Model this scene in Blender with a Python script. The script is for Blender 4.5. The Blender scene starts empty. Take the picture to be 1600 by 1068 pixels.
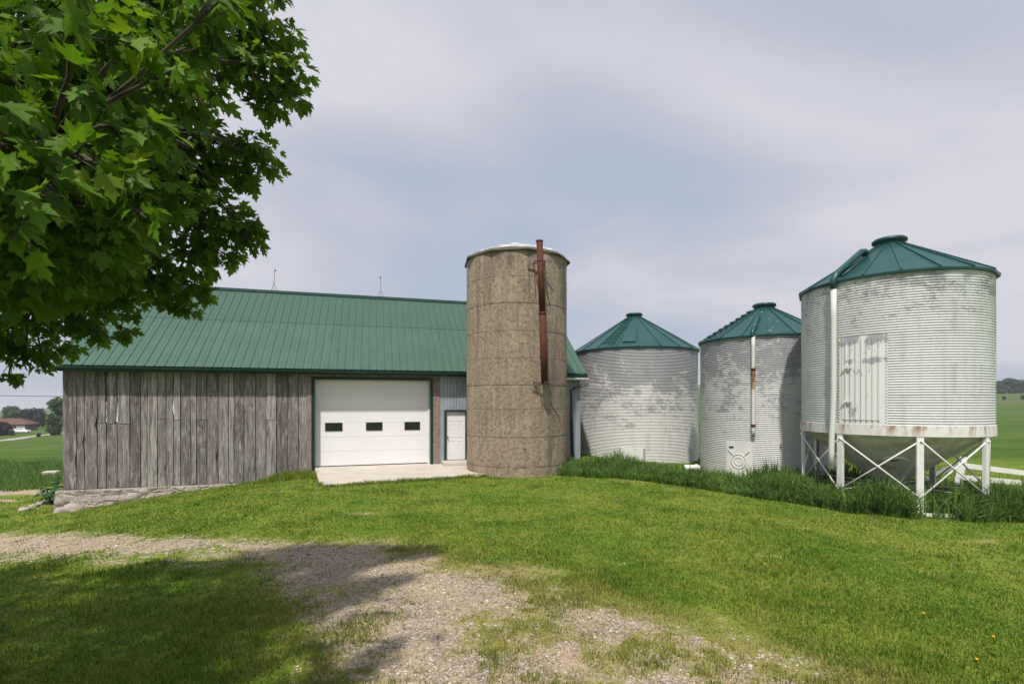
import bpy, bmesh, math, random
import numpy as np
from mathutils import Vector, Matrix

random.seed(7); RNG = np.random.default_rng(7)
R = math.radians
C = bpy.context.scene.collection

# ------------------------------------------------------------------ camera
CAMZ, F, HOR = 2.62, 755.0, 627.0         # eye height above the apron, focal length and horizon row of the 1600 px photograph
scn = bpy.context.scene
cam_d = bpy.data.cameras.new('camera'); cam = bpy.data.objects.new('camera', cam_d); C.objects.link(cam)
cam.location = (0, 0, CAMZ); cam.rotation_euler = (R(90), 0, 0)
cam_d.sensor_width = 36.0; cam_d.lens = 36.0*F/1600.0
cam_d.shift_y = (HOR-534.0)/1600.0
cam_d.clip_start = 0.05; cam_d.clip_end = 6000
scn.camera = cam

# ------------------------------------------------------------------ sky + sun
SUN_EL, SUN_PHI = 58.0, 12.5              # light travels towards +Y, turned 12.5 deg to +X
w = bpy.data.worlds.new('World'); scn.world = w; w.use_nodes = True
nt = w.node_tree; nt.nodes.clear()
def N(tree, t, **kw):
    n = tree.nodes.new(t)
    for k, v in kw.items(): setattr(n, k, v)
    return n
wo = N(nt, 'ShaderNodeOutputWorld')
sky = N(nt, 'ShaderNodeTexSky'); sky.sky_type = 'NISHITA'; sky.sun_disc = False
sky.sun_elevation = R(SUN_EL); sky.sun_rotation = R(180+SUN_PHI); sky.altitude = 300
sky.air_density = 1.0; sky.dust_density = 3.0; sky.ozone_density = 1.0
bg1 = N(nt, 'ShaderNodeBackground'); bg1.inputs[1].default_value = 0.11
nt.links.new(sky.outputs[0], bg1.inputs[0])
bg2 = N(nt, 'ShaderNodeBackground'); bg2.inputs[1].default_value = 1.0
tc = N(nt, 'ShaderNodeTexCoord')
sep = N(nt, 'ShaderNodeSeparateXYZ'); nt.links.new(tc.outputs['Generated'], sep.inputs[0])
mx = N(nt, 'ShaderNodeMath', operation='MAXIMUM'); nt.links.new(sep.outputs[2], mx.inputs[0]); mx.inputs[1].default_value = 0.0
ad = N(nt, 'ShaderNodeMath', operation='ADD'); nt.links.new(mx.outputs[0], ad.inputs[0]); ad.inputs[1].default_value = 0.22
dx = N(nt, 'ShaderNodeMath', operation='DIVIDE'); nt.links.new(sep.outputs[0], dx.inputs[0]); nt.links.new(ad.outputs[0], dx.inputs[1])
dy = N(nt, 'ShaderNodeMath', operation='DIVIDE'); nt.links.new(sep.outputs[1], dy.inputs[0]); nt.links.new(ad.outputs[0], dy.inputs[1])
cmb = N(nt, 'ShaderNodeCombineXYZ'); nt.links.new(dx.outputs[0], cmb.inputs[0]); nt.links.new(dy.outputs[0], cmb.inputs[1])
cmap = N(nt, 'ShaderNodeMapping'); nt.links.new(cmb.outputs[0], cmap.inputs[0])
cmap.inputs['Rotation'].default_value = (0, 0, R(-35)); cmap.inputs['Scale'].default_value = (0.9, 1.05, 1); cmap.inputs['Location'].default_value = (5.3, 2.2, 0)
n1 = N(nt, 'ShaderNodeTexNoise'); n1.inputs['Scale'].default_value = 0.85; n1.inputs['Detail'].default_value = 6; n1.inputs['Roughness'].default_value = 0.48; n1.inputs['Distortion'].default_value = 0.35
nt.links.new(cmap.outputs[0], n1.inputs['Vector'])
r1 = N(nt, 'ShaderNodeValToRGB'); nt.links.new(n1.outputs[0], r1.inputs[0])
r1.color_ramp.elements[0].position = 0.36; r1.color_ramp.elements[0].color = (0.84,)*3+(1,)
r1.color_ramp.elements[1].position = 0.60; r1.color_ramp.elements[1].color = (1,)*3+(1,)
r2 = N(nt, 'ShaderNodeValToRGB'); nt.links.new(n1.outputs[0], r2.inputs[0])
r2.color_ramp.elements[0].position = 0.36; r2.color_ramp.elements[0].color = (0.485, 0.555, 0.685, 1)
r2.color_ramp.elements[1].position = 0.63; r2.color_ramp.elements[1].color = (0.69, 0.685, 0.755, 1)
e_ = r2.color_ramp.elements.new(0.49); e_.color = (0.575, 0.592, 0.685, 1)
nt.links.new(r2.outputs[0], bg2.inputs[0])
mixs = N(nt, 'ShaderNodeMixShader'); nt.links.new(r1.outputs[0], mixs.inputs[0])
nt.links.new(bg1.outputs[0], mixs.inputs[1]); nt.links.new(bg2.outputs[0], mixs.inputs[2]); nt.links.new(mixs.outputs[0], wo.inputs[0])

sd = bpy.data.lights.new('sun', 'SUN'); so = bpy.data.objects.new('sun', sd); C.objects.link(so)
sd.energy = 4.7; sd.angle = R(1.8); sd.color = (1.0, 0.945, 0.86)
ldir = Vector((math.sin(R(SUN_PHI))*math.cos(R(SUN_EL)), math.cos(R(SUN_PHI))*math.cos(R(SUN_EL)), -math.sin(R(SUN_EL))))
so.rotation_euler = ldir.to_track_quat('-Z', 'Y').to_euler(); so.location = (0, -20, 40)
scn.view_settings.view_transform = 'Standard'; scn.view_settings.look = 'None'
scn.view_settings.exposure = 0.0; scn.view_settings.gamma = 1.0

# ------------------------------------------------------------------ helpers
def tag(o, label=None, cat=None, group=None, kind=None):
    if label: o['label'] = label
    if cat: o['category'] = cat
    if group: o['group'] = group
    if kind: o['kind'] = kind
    return o
def empty(name, loc, rz=0.0):
    o = bpy.data.objects.new(name, None); C.objects.link(o)
    o.location = loc; o.rotation_euler = (0, 0, rz); o.empty_display_size = 0.3
    return o

class MB:
    """collects shapes into one mesh"""
    def __init__(s): s.v = []; s.f = []; s.t = []; s.tint = 0.5; s.sm = []
    def add(s, vs, fs, smooth=False):
        b = len(s.v); s.v += [tuple(p) for p in vs]; s.t += [s.tint]*len(vs)
        s.f += [tuple(b+i for i in f) for f in fs]; s.sm += [smooth]*len(fs); return s
    def box(s, a, b):
        (x0, y0, z0), (x1, y1, z1) = a, b
        vs = [(x0,y0,z0),(x1,y0,z0),(x1,y1,z0),(x0,y1,z0),(x0,y0,z1),(x1,y0,z1),(x1,y1,z1),(x0,y1,z1)]
        return s.add(vs, [(0,3,2,1),(4,5,6,7),(0,1,5,4),(1,2,6,5),(2,3,7,6),(3,0,4,7)])
    def beam(s, p, q, wd, ht, up=(0,0,1)):
        p = Vector(p); q = Vector(q); d = (q-p).normalized(); u = Vector(up)
        if abs(d.dot(u)) > 0.95: u = Vector((0,1,0))
        a = d.cross(u).normalized()*wd/2; b = a.cross(d).normalized()*ht/2
        vs = [p-a-b, p+a-b, p+a+b, p-a+b, q-a-b, q+a-b, q+a+b, q-a+b]
        return s.add(vs, [(0,3,2,1),(4,5,6,7),(0,1,5,4),(1,2,6,5),(2,3,7,6),(3,0,4,7)])
    def tube(s, pts, rad, n=10, cap=True):
        pts = [Vector(p) for p in pts]; rad = rad if isinstance(rad, (list, tuple)) else [rad]*len(pts)
        vs = []; fs = []; prev = None
        for i, p in enumerate(pts):
            d = (pts[min(i+1, len(pts)-1)]-pts[max(i-1, 0)]).normalized()
            if prev is None:
                u = Vector((0,0,1)) if abs(d.z) < 0.9 else Vector((1,0,0))
                a = d.cross(u).normalized()
            else:
                a = (prev - d*prev.dot(d)).normalized()
            prev = a; b = d.cross(a)
            for k in range(n):
                t = 2*math.pi*k/n; vs.append(p + (a*math.cos(t)+b*math.sin(t))*rad[i])
        for i in range(len(pts)-1):
            for k in range(n):
                fs.append((i*n+k, i*n+(k+1)%n, (i+1)*n+(k+1)%n, (i+1)*n+k))
        s.add(vs, fs, True)
        if cap:
            b = len(s.v)-len(vs); m = len(pts)-1
            s.f.append(tuple(b+k for k in reversed(range(n)))); s.f.append(tuple(b+m*n+k for k in range(n))); s.sm += [False, False]
        return s
    def lathe(s, prof, n=48, c=(0,0), smooth=True, ph=0.0):
        vs = []; fs = []
        for (r, z) in prof:
            for k in range(n):
                t = 2*math.pi*k/n+ph; vs.append((c[0]+r*math.cos(t), c[1]+r*math.sin(t), z))
        for i in range(len(prof)-1):
            for k in range(n):
                fs.append((i*n+k, i*n+(k+1)%n, (i+1)*n+(k+1)%n, (i+1)*n+k))
        return s.add(vs, fs, smooth)
    def build(s, name, m, parent=None, loc=None, bevel=0.0):
        me = bpy.data.meshes.new(name); me.from_pydata(s.v, [], s.f); me.update()
        me.polygons.foreach_set('use_smooth', s.sm)
        a = me.attributes.new('tint', 'FLOAT', 'POINT'); a.data.foreach_set('value', s.t)
        o = bpy.data.objects.new(name, me); C.objects.link(o)
        if m: me.materials.append(m)
        if parent: o.parent = parent
        if loc: o.location = loc
        if bevel:
            bv = o.modifiers.new('bevel', 'BEVEL'); bv.width = bevel; bv.segments = 2; bv.limit_method = 'ANGLE'
        return o

def np_mesh(name, V, loops, sizes, m, attrs=None, parent=None, smooth=True, vec=None):
    me = bpy.data.meshes.new(name)
    V = np.ascontiguousarray(V, np.float32)
    me.vertices.add(len(V)); me.vertices.foreach_set('co', V.ravel())
    loops = np.asarray(loops, np.int32).ravel(); sizes = np.asarray(sizes, np.int32)
    me.loops.add(len(loops)); me.loops.foreach_set('vertex_index', loops)
    st = np.zeros(len(sizes), np.int32); st[1:] = np.cumsum(sizes)[:-1]
    me.polygons.add(len(sizes)); me.polygons.foreach_set('loop_start', st)
    me.update(calc_edges=True)
    me.polygons.foreach_set('use_smooth', np.full(len(sizes), smooth))
    for k, a in (attrs or {}).items():
        at = me.attributes.new(k, 'FLOAT', 'POINT'); at.data.foreach_set('value', np.ascontiguousarray(a, np.float32))
    for k, a in (vec or {}).items():
        at = me.attributes.new(k, 'FLOAT_VECTOR', 'POINT'); at.data.foreach_set('vector', np.ascontiguousarray(a, np.float32).ravel())
    me.materials.append(m)
    o = bpy.data.objects.new(name, me); C.objects.link(o)
    if parent: o.parent = parent
    return o

# ------------------------------------------------------------------ terrain function and un-projection
def sp(t, k): return np.logaddexp(0, np.asarray(t, float)/k)*k
def sstep(a, b, t):
    q = np.clip((np.asarray(t, float)-a)/(b-a), 0, 1); return q*q*(3-2*q)
def vnoise(x, y, s, seed=0):
    x = np.asarray(x, float)*s+seed*17.3; y = np.asarray(y, float)*s-seed*9.1
    xi = np.floor(x); yi = np.floor(y); fx = x-xi; fy = y-yi
    fx = fx*fx*(3-2*fx); fy = fy*fy*(3-2*fy)
    def h(a, b):
        q = np.sin(a*127.1+b*311.7+seed*53.7)*43758.5453; return q-np.floor(q)
    return (h(xi,yi)*(1-fx)+h(xi+1,yi)*fx)*(1-fy)+(h(xi,yi+1)*(1-fx)+h(xi+1,yi+1)*fx)*fy
def H(x, y):
    x = np.asarray(x, float); y = np.asarray(y, float)
    t = -7.5-x
    z = -0.03 - 0.15*sp(t, 0.5) + 0.10*sp(t-8, 1.2)
    z = z - 0.27*sstep(3.5, 9, x) + 0.45*np.exp(-(x*x+y*y)/49.0)
    z = z + 0.04*sp(y-125, 12)
    far = sstep(30, 90, np.hypot(x, y))
    z = z + 0.05*(vnoise(x, y, 0.35, 1)-0.5)*sstep(60, 20, np.hypot(x, y)) + 1.2*far*(vnoise(x, y, 0.011, 2)-0.5)
    ap = (x+3.2)/4.6; bp = (y-16.9)/2.6                      # keep the ground low under the apron
    return z - 0.03*np.exp(-(ap*ap+bp*bp))
def unproj(px, py, lift=0.0):
    k = (px-800)/F; m = (HOR-py)/F; lo, hi = 1.5, 2000.0
    Y = 1.5
    for i in range(4000):                                       # march, then bisect
        Yn = Y*1.01
        if CAMZ+m*Yn < float(H(k*Yn, Yn))+lift: lo, hi = Y, Yn; break
        Y = Yn
    for i in range(30):
        mid = (lo+hi)/2
        if CAMZ+m*mid < float(H(k*mid, mid))+lift: hi = mid
        else: lo = mid
    return Vector((k*hi, hi, float(H(k*hi, hi))))
def in_poly(x, y, poly):
    x = np.asarray(x, float); y = np.asarray(y, float); c = np.zeros(x.shape, bool); n = len(poly)
    for i in range(n):
        x0, y0 = poly[i]; x1, y1 = poly[(i+1) % n]
        if y0 == y1: continue
        c ^= ((y0 > y) != (y1 > y)) & (x < (x1-x0)*(y-y0)/(y1-y0)+x0)
    return c
def dist_poly(x, y, poly, closed=True):
    d = np.full(np.shape(x), 1e9); n = len(poly)
    for i in range(n if closed else n-1):
        a = np.array(poly[i]); b = np.array(poly[(i+1) % n]); ab = b-a
        t = np.clip(((x-a[0])*ab[0]+(y-a[1])*ab[1])/max(1e-9, ab@ab), 0, 1)
        d = np.minimum(d, np.hypot(x-a[0]-t*ab[0], y-a[1]-t*ab[1]))
    return d
def gp(pts): return [tuple(unproj(*p)[:2]) for p in pts]
def soft_mask(x, y, poly, s):
    d = dist_poly(x, y, poly); d = np.where(in_poly(x, y, poly), d, -d); return sstep(-s, s, d)

DRIVE = gp([(-260,830),(0,833),(150,834),(260,838),(330,840),(430,843),(520,850),(620,866),(700,886),(770,905),(840,922),(910,940),(1000,972),(1100,1004),(1250,1045),(1350,1085),
            (1380,1200),(560,1200),(555,1068),(560,1010),(545,975),(515,940),(470,915),(420,897),(350,882),(260,872),(150,868),(60,868),(-260,872)])
PATCH1 = gp([(-40,766),(40,764),(95,766),(95,771),(40,772),(-40,775)])
PATCH2 = gp([(-40,780),(25,779),(28,783),(-40,786)])
DIRTS = [(unproj(565,802), 0.9, 0.35), (unproj(990,752), 2.1, 0.3), (unproj(1195,868), 0.75, 0.2), (unproj(1080,757), 1.4, 0.3), (unproj(1530,845), 1.0, 0.25), (unproj(800,889), 1.3, 0.5),
         (unproj(45,790), 0.9, 0.35), (unproj(30,1000), 0.3, 0.15), (unproj(1560,812), 1.6, 0.2), (unproj(75,790), .8, .5)]
def gravel_mask(x, y):
    dd_ = dist_poly(x, y, DRIVE); dd_ = np.where(in_poly(x, y, DRIVE), dd_, -dd_)
    g = sstep(-1.1, 1.1, dd_+0.32*sstep(-4.2, -2.8, x))*0.92
    fade = sstep(-1.4, 0.4, x)               # thin, grassy end of the drive close to the camera
    g = g*(1-0.27*fade)*(1+0.22*sstep(-4.0, -7.0, x))
    g = np.maximum(g, soft_mask(x, y, PATCH1, 0.5)); g = np.maximum(g, soft_mask(x, y, PATCH2, 0.4))
    return g
def dirt_mask(x, y):
    m = np.zeros(np.shape(x))
    for p, rx, ry in DIRTS: m = np.maximum(m, 0.62*np.exp(-(((x-p.x)/rx)**2+((y-p.y)/ry)**2)))
    return m

def dry_mask(x, y):
    d = np.where(in_poly(x, y, DRIVE), 0.0, dist_poly(x, y, DRIVE))
    side = 0.35+0.65*sstep(-4.5, -1.5, x)                          # the sunny side of the drive dries out most
    return np.maximum(0.85*np.exp(-(d/1.15)**1.5)*side, 0.8*dirt_mask(x, y))
# ------------------------------------------------------------------ materials
class T:
    """small node-building helper"""
    def __init__(s, name, rough=0.7, metal=0.0, spec=0.3):
        s.m = bpy.data.materials.new(name); s.m.use_nodes = True; s.t = s.m.node_tree; s.t.nodes.clear()
        s.out = s.n('ShaderNodeOutputMaterial'); s.b = s.n('ShaderNodeBsdfPrincipled')
        s.b.inputs['Roughness'].default_value = rough; s.b.inputs['Metallic'].default_value = metal
        s.b.inputs['Specular IOR Level'].default_value = spec
        s.l(s.b.outputs[0], s.out.inputs[0])
    def n(s, t, **kw): return N(s.t, t, **kw)
    def l(s, a, b): s.t.links.new(a, b)
    def co(s, scale=(1,1,1), rot=(0,0,0), loc=(0,0,0), src='Object'):
        tcn = s.n('ShaderNodeTexCoord'); mp = s.n('ShaderNodeMapping'); s.l(tcn.outputs[src], mp.inputs[0])
        mp.inputs['Scale'].default_value = scale; mp.inputs['Rotation'].default_value = rot; mp.inputs['Location'].default_value = loc
        return mp.outputs[0]
    def pos(s, scale=(1,1,1), loc=(0,0,0)):
        g = s.n('ShaderNodeNewGeometry'); mp = s.n('ShaderNodeMapping'); s.l(g.outputs['Position'], mp.inputs[0])
        mp.inputs['Scale'].default_value = scale; mp.inputs['Location'].default_value = loc; return mp.outputs[0]
    def noise(s, vec, scale, detail=4, rough=0.55, dist=0.0):
        q = s.n('ShaderNodeTexNoise'); s.l(vec, q.inputs['Vector']); q.inputs['Scale'].default_value = scale
        q.inputs['Detail'].default_value = detail; q.inputs['Roughness'].default_value = rough; q.inputs['Distortion'].default_value = dist
        return q.outputs[0]
    def voro(s, vec, scale, out='Distance', feature='F1'):
        q = s.n('ShaderNodeTexVoronoi', feature=feature); s.l(vec, q.inputs['Vector']); q.inputs['Scale'].default_value = scale; return q.outputs[out]
    def ramp(s, fac, stops, interp='LINEAR'):
        q = s.n('ShaderNodeValToRGB'); s.l(fac, q.inputs[0]); e = q.color_ramp.elements; q.color_ramp.interpolation = interp
        while len(e) < len(stops): e.new(0.5)
        for i, (p, c) in enumerate(stops):
            e[i].position = p; e[i].color = (c,)*3+(1,) if isinstance(c, (int, float)) else tuple(c)+(1,)
        return q.outputs[0]
    def mix(s, fac, a, b, mode='MIX'):
        q = s.n('ShaderNodeMix', data_type='RGBA', blend_type=mode)
        for i, v in ((0, fac), (6, a), (7, b)):
            if isinstance(v, (int, float)): q.inputs[i].default_value = v if i == 0 else (v,)*3+(1,)
            elif isinstance(v, (tuple, list)): q.inputs[i].default_value = tuple(v)+(1,)
            else: s.l(v, q.inputs[i])
        return q.outputs[2]
    def math(s, op, a, b=0.0, clamp=False):
        q = s.n('ShaderNodeMath', operation=op, use_clamp=clamp)
        for i, v in ((0, a), (1, b)):
            if isinstance(v, (int, float)): q.inputs[i].default_value = v
            else: s.l(v, q.inputs[i])
        return q.outputs[0]
    def attr(s, name, out='Fac'):
        q = s.n('ShaderNodeAttribute', attribute_name=name); return q.outputs[out]
    def sep(s, vec, i):
        q = s.n('ShaderNodeSeparateXYZ'); s.l(vec, q.inputs[0]); return q.outputs[i]
    def col(s, c):
        if isinstance(c, (tuple, list)): s.b.inputs['Base Color'].default_value = tuple(c)+(1,)
        else: s.l(c, s.b.inputs['Base Color'])
        return s
    def bump(s, h, strength=0.4, dist=0.01):
        q = s.n('ShaderNodeBump'); s.l(h, q.inputs['Height']); q.inputs['Strength'].default_value = strength; q.inputs['Distance'].default_value = dist
        s.l(q.outputs[0], s.b.inputs['Normal']); return s
    def rough(s, v): s.l(v, s.b.inputs['Roughness']); return s

def weathered(name, base, dark, rough=0.6, scale=3.0, amt=(0.35, 0.75), spec=0.3, metal=0.0):
    t = T(name, rough, metal, spec)
    nz = t.noise(t.co(), scale, 6, 0.6)
    t.col(t.mix(t.ramp(nz, [(amt[0], 0.0), (amt[1], 1.0)]), base, dark)); t.bump(t.noise(t.co(), scale*9, 3), 0.15, 0.004)
    return t.m

def lawn_colour(t):
    """colour of the grass from world position; shared by the ground and the blades"""
    p = t.pos((1,1,0.0))
    a = t.noise(p, 0.42, 4, 0.6); b = t.noise(p, 1.9, 4, 0.65); c = t.noise(p, 7.0, 3, 0.6)
    green = t.mix(t.ramp(c, [(0.3, 0.0), (0.7, 1.0)]), (0.072, 0.180, 0.013), (0.120, 0.240, 0.018))
    dry = t.mix(t.ramp(c, [(0.35, 0.0), (0.65, 1.0)]), (0.190, 0.270, 0.027), (0.305, 0.312, 0.058))
    s = t.math('ADD', t.math('MULTIPLY', a, 0.65), t.math('MULTIPLY', b, 0.45))
    out = t.mix(t.ramp(s, [(0.43, 0.0), (0.64, 0.90)]), green, dry)
    d = t.noise(p, 1.15, 5, 0.7)
    out = t.mix(t.ramp(d, [(0.34, 0.75), (0.46, 0.0)]), out, (0.045, 0.125, 0.012))
    out = t.mix(t.ramp(d, [(0.60, 0.0), (0.72, 0.7)]), out, (0.33, 0.30, 0.075))
    dr_ = t.math('ADD', t.attr('dry'), t.math('MULTIPLY', t.math('SUBTRACT', t.noise(p, 2.3, 5, 0.65), 0.5), 1.3))
    return t.mix(t.ramp(dr_, [(0.35, 0.0), (0.85, 0.8)]), out, (0.34, 0.285, 0.095))

def m_ground():
    t = T('ground', 0.95, 0, 0.1)
    p = t.pos((1,1,0.0))
    lawn = t.mix(0.25, lawn_colour(t), (0.06, 0.055, 0.02))
    fieldn = t.noise(t.pos((0.25,1,0)), 0.10, 5, 0.6)
    f2 = t.noise(t.pos((0.35,1,0)), 0.45, 6, 0.75)
    field = t.mix(t.ramp(fieldn, [(0.35,0.0),(0.65,1.0)]), (0.060,0.125,0.016), (0.115,0.160,0.028))
    field = t.mix(t.ramp(f2, [(0.38, 0.8), (0.58, 0.0)]), field, (0.032,0.075,0.012))
    base = t.mix(t.attr('field'), lawn, field)
    base = t.mix(t.attr('plough'), base, (0.12, 0.11, 0.075))
    # gravel, broken up with grass
    vo = t.n('ShaderNodeTexVoronoi'); t.l(p, vo.inputs['Vector']); vo.inputs['Scale'].default_value = 42
    gcol = t.ramp(t.sep(vo.outputs['Color'], 0), [(0.0,(0.14,0.112,0.09)),(0.45,(0.30,0.24,0.185)),(0.8,(0.40,0.325,0.26)),(1.0,(0.60,0.53,0.45))])
    soil = t.noise(p, 1.3, 5, 0.65)
    gcol = t.mix(t.ramp(soil, [(0.35,0.1),(0.62,0.8)]), gcol, (0.43,0.33,0.215))
    brk = t.math('ADD', t.math('MULTIPLY', t.noise(t.pos((0.6,1,0)), 1.1, 4, 0.6, 0.5), 0.5), t.math('MULTIPLY', t.noise(p, 4.2, 5, 0.7, 0.4), 0.5))
    gm = t.math('ADD', t.attr('gravel'), t.math('MULTIPLY', t.math('SUBTRACT', brk, 0.5), 3.2))
    gm = t.ramp(gm, [(0.42, 0.0), (0.72, 1.0)])
    base = t.mix(gm, base, gcol)
    dn = t.noise(p, 5.0, 5, 0.7)
    dm = t.ramp(t.math('ADD', t.attr('dirt'), t.math('MULTIPLY', t.math('SUBTRACT', dn, 0.5), 1.2)), [(0.42, 0.0), (0.62, 1.0)])
    base = t.mix(t.math('MULTIPLY', dm, 0.85), base, (0.33, 0.25, 0.13))
    t.col(base)
    hb = t.math('ADD', t.math('MULTIPLY', t.voro(p, 42), 0.6), t.noise(p, 30, 4, 0.7))
    t.bump(hb, 0.6, 0.03)
    return t.m

def m_blade(name, tall=False):
    t = T(name, 0.55, 0, 0.25)
    if tall:
        p = t.pos((1,1,0)); nz = t.noise(p, 1.1, 3); 
        c = t.mix(t.ramp(nz, [(0.35,0.0),(0.65,1.0)]), (0.070,0.170,0.026), (0.160,0.285,0.055))
    else:
        c = lawn_colour(t)
    r = t.attr('rnd')
    c = t.mix(t.ramp(r, [(0.0, 0.8), (0.35, 0.0)]), c, (0.022,0.070,0.006) if not tall else (0.022,0.070,0.012))
    c = t.mix(t.ramp(r, [(0.3, 0.0), (0.9, 0.6)]), c, (0.20,0.30,0.025) if not tall else (0.17,0.27,0.05))
    c = t.mix(t.ramp(r, [(0.88, 0.0), (0.92, 0.6)]) if not tall else t.ramp(r, [(0.97, 0.0), (0.98, 0.6)]), c, (0.42,0.37,0.14))
    t.col(c)
    tr = t.n('ShaderNodeBsdfTranslucent'); t.l(c, tr.inputs[0]); mxs = t.n('ShaderNodeMixShader'); mxs.inputs[0].default_value = 0.42
    t.l(t.b.outputs[0], mxs.inputs[1]); t.l(tr.outputs[0], mxs.inputs[2]); t.l(mxs.outputs[0], t.out.inputs[0])
    return t.m

def m_wood():
    t = T('barn_board', 0.85, 0, 0.15)
    ti = t.attr('tint')
    off = t.n('ShaderNodeCombineXYZ'); t.l(t.math('MULTIPLY', ti, 37.0), off.inputs[0]); t.l(t.math('MULTIPLY', ti, 91.0), off.inputs[2])
    co = t.n('ShaderNodeVectorMath', operation='ADD'); t.l(t.co(), co.inputs[0]); t.l(off.outputs[0], co.inputs[1])
    mp = t.n('ShaderNodeMapping'); t.l(co.outputs[0], mp.inputs[0]); mp.inputs['Scale'].default_value = (1,1,0.05)
    grain = t.noise(mp.outputs[0], 38, 6, 0.7, 0.6)
    mp2 = t.n('ShaderNodeMapping'); t.l(co.outputs[0], mp2.inputs[0]); mp2.inputs['Scale'].default_value = (1,1,0.28)
    blot = t.noise(mp2.outputs[0], 5.5, 5, 0.65, 0.8)
    tc0 = t.ramp(ti, [(0.0,(0.135,0.118,0.113)),(0.5,(0.225,0.203,0.196)),(0.85,(0.31,0.285,0.275)),(1.0,(0.44,0.41,0.395))])
    c = t.mix(t.ramp(grain, [(0.30,0.75),(0.55,0.0)]), tc0, (0.075,0.06,0.052))
    c = t.mix(t.ramp(blot, [(0.52,0.0),(0.75,0.75)]), c, (0.46,0.43,0.41))
    c = t.mix(t.ramp(blot, [(0.25,0.6),(0.42,0.0)]), c, (0.10,0.078,0.066))
    mp3 = t.n('ShaderNodeMapping'); t.l(co.outputs[0], mp3.inputs[0]); mp3.inputs['Scale'].default_value = (1,1,0.07)
    g2 = t.noise(mp3.outputs[0], 13, 5, 0.75, 0.9); g3 = t.noise(co.outputs[0], 11, 5, 0.75, 0.5)
    c = t.mix(t.ramp(g2, [(0.36,0.85),(0.50,0.0)]), c, (0.070,0.060,0.058))
    c = t.mix(t.ramp(g2, [(0.54,0.0),(0.70,0.65)]), c, (0.52,0.485,0.465))
    c = t.mix(t.ramp(g3, [(0.62,0.0),(0.72,0.55)]), c, (0.56,0.53,0.51))
    c = t.mix(t.ramp(g3, [(0.30,0.6),(0.40,0.0)]), c, (0.09,0.07,0.062))
    kn = t.voro(mp2.outputs[0], 3.1)
    c = t.mix(t.ramp(kn, [(0.05,0.85),(0.11,0.0)]), c, (0.07,0.05,0.042))
    t.col(c); t.bump(t.math('ADD', grain, t.math('MULTIPLY', blot, 0.5)), 0.55, 0.012)
    return t.m

def m_paintbin(name, seed, lo, hi, tone=(0.65,0.65,0.64)):
    """white paint worn away to grey galvanised sheet in patches"""
    t = T(name, 0.5, 0, 0.35)
    v = t.co((1,1,1.7), loc=(seed*3.7, seed*1.9, seed*0.7))
    n0 = t.noise(v, 1.15, 5, 0.65, 0.5); n1 = t.noise(v, 5.5, 7, 0.78, 0.9)
    z = t.attr('high')
    s = t.math('ADD', t.math('ADD', t.math('MULTIPLY', n0, 0.50), t.math('MULTIPLY', n1, 0.62)), t.math('MULTIPLY', z, 0.30))
    m = t.ramp(s, [(lo, 0.0), (hi, 0.85)])
    fine = t.noise(t.co((1,1,0.4)), 9, 4, 0.6)
    paint = t.mix(t.ramp(fine, [(0.35,0.0),(0.75,0.5)]), tone, tuple(c*0.82 for c in tone))
    zinc = t.mix(n1, (0.20,0.205,0.23), (0.36,0.365,0.39))
    c = t.mix(m, paint, zinc)
    rv = t.noise(t.co((1,1,0.22), loc=(seed,0,0)), 5.5, 4, 0.6)
    c = t.mix(t.ramp(rv, [(0.70,0.0),(0.78,0.45)]), c, (0.25,0.13,0.06))
    dv = t.noise(t.co((1,1,0.06), loc=(seed*2,1,0)), 4.0, 5, 0.7)
    c = t.mix(t.ramp(dv, [(0.52,0.0),(0.74,0.24)]), c, (0.30,0.28,0.25))
    c = t.mix(t.math('MULTIPLY', t.attr('seam'), 0.28), c, (0.16,0.15,0.145))
    t.col(c)
    return t.m

def m_silo():
    t = T('silo_concrete', 0.92, 0, 0.12)
    v = t.co()
    n0 = t.noise(v, 0.9, 5, 0.65, 0.3); n1 = t.noise(v, 9, 6, 0.8); ns = t.noise(t.co((1,1,0.10)), 3.2, 5, 0.65, 0.5)
    c = t.mix(t.ramp(n0, [(0.3,0.0),(0.7,1.0)]), (0.325,0.25,0.18), (0.415,0.33,0.245))
    c = t.mix(t.ramp(n1, [(0.36,0.85),(0.53,0.0)]), c, (0.125,0.095,0.07))
    c = t.mix(t.ramp(n1, [(0.56,0.0),(0.74,0.7)]), c, (0.56,0.47,0.36))
    c = t.mix(t.ramp(ns, [(0.50,0.0),(0.66,0.65)]), c, (0.17,0.135,0.105))
    st = t.noise(t.co((1,1,0.18), loc=(7,3,2)), 1.3, 4, 0.6)
    c = t.mix(t.ramp(st, [(0.53,0.0),(0.64,0.72)]), c, (0.12,0.10,0.085))
    j = t.attr('joint'); jn = t.noise(t.co((1,1,3)), 4, 4, 0.7)
    c = t.mix(t.math('MULTIPLY', j, t.ramp(jn, [(0.36,0.05),(0.64,0.72)])), c, (0.085,0.068,0.052))
    t.col(c); t.bump(t.math('ADD', n1, t.noise(v, 45, 3, 0.7)), 0.75, 0.03)
    return t.m

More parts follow.
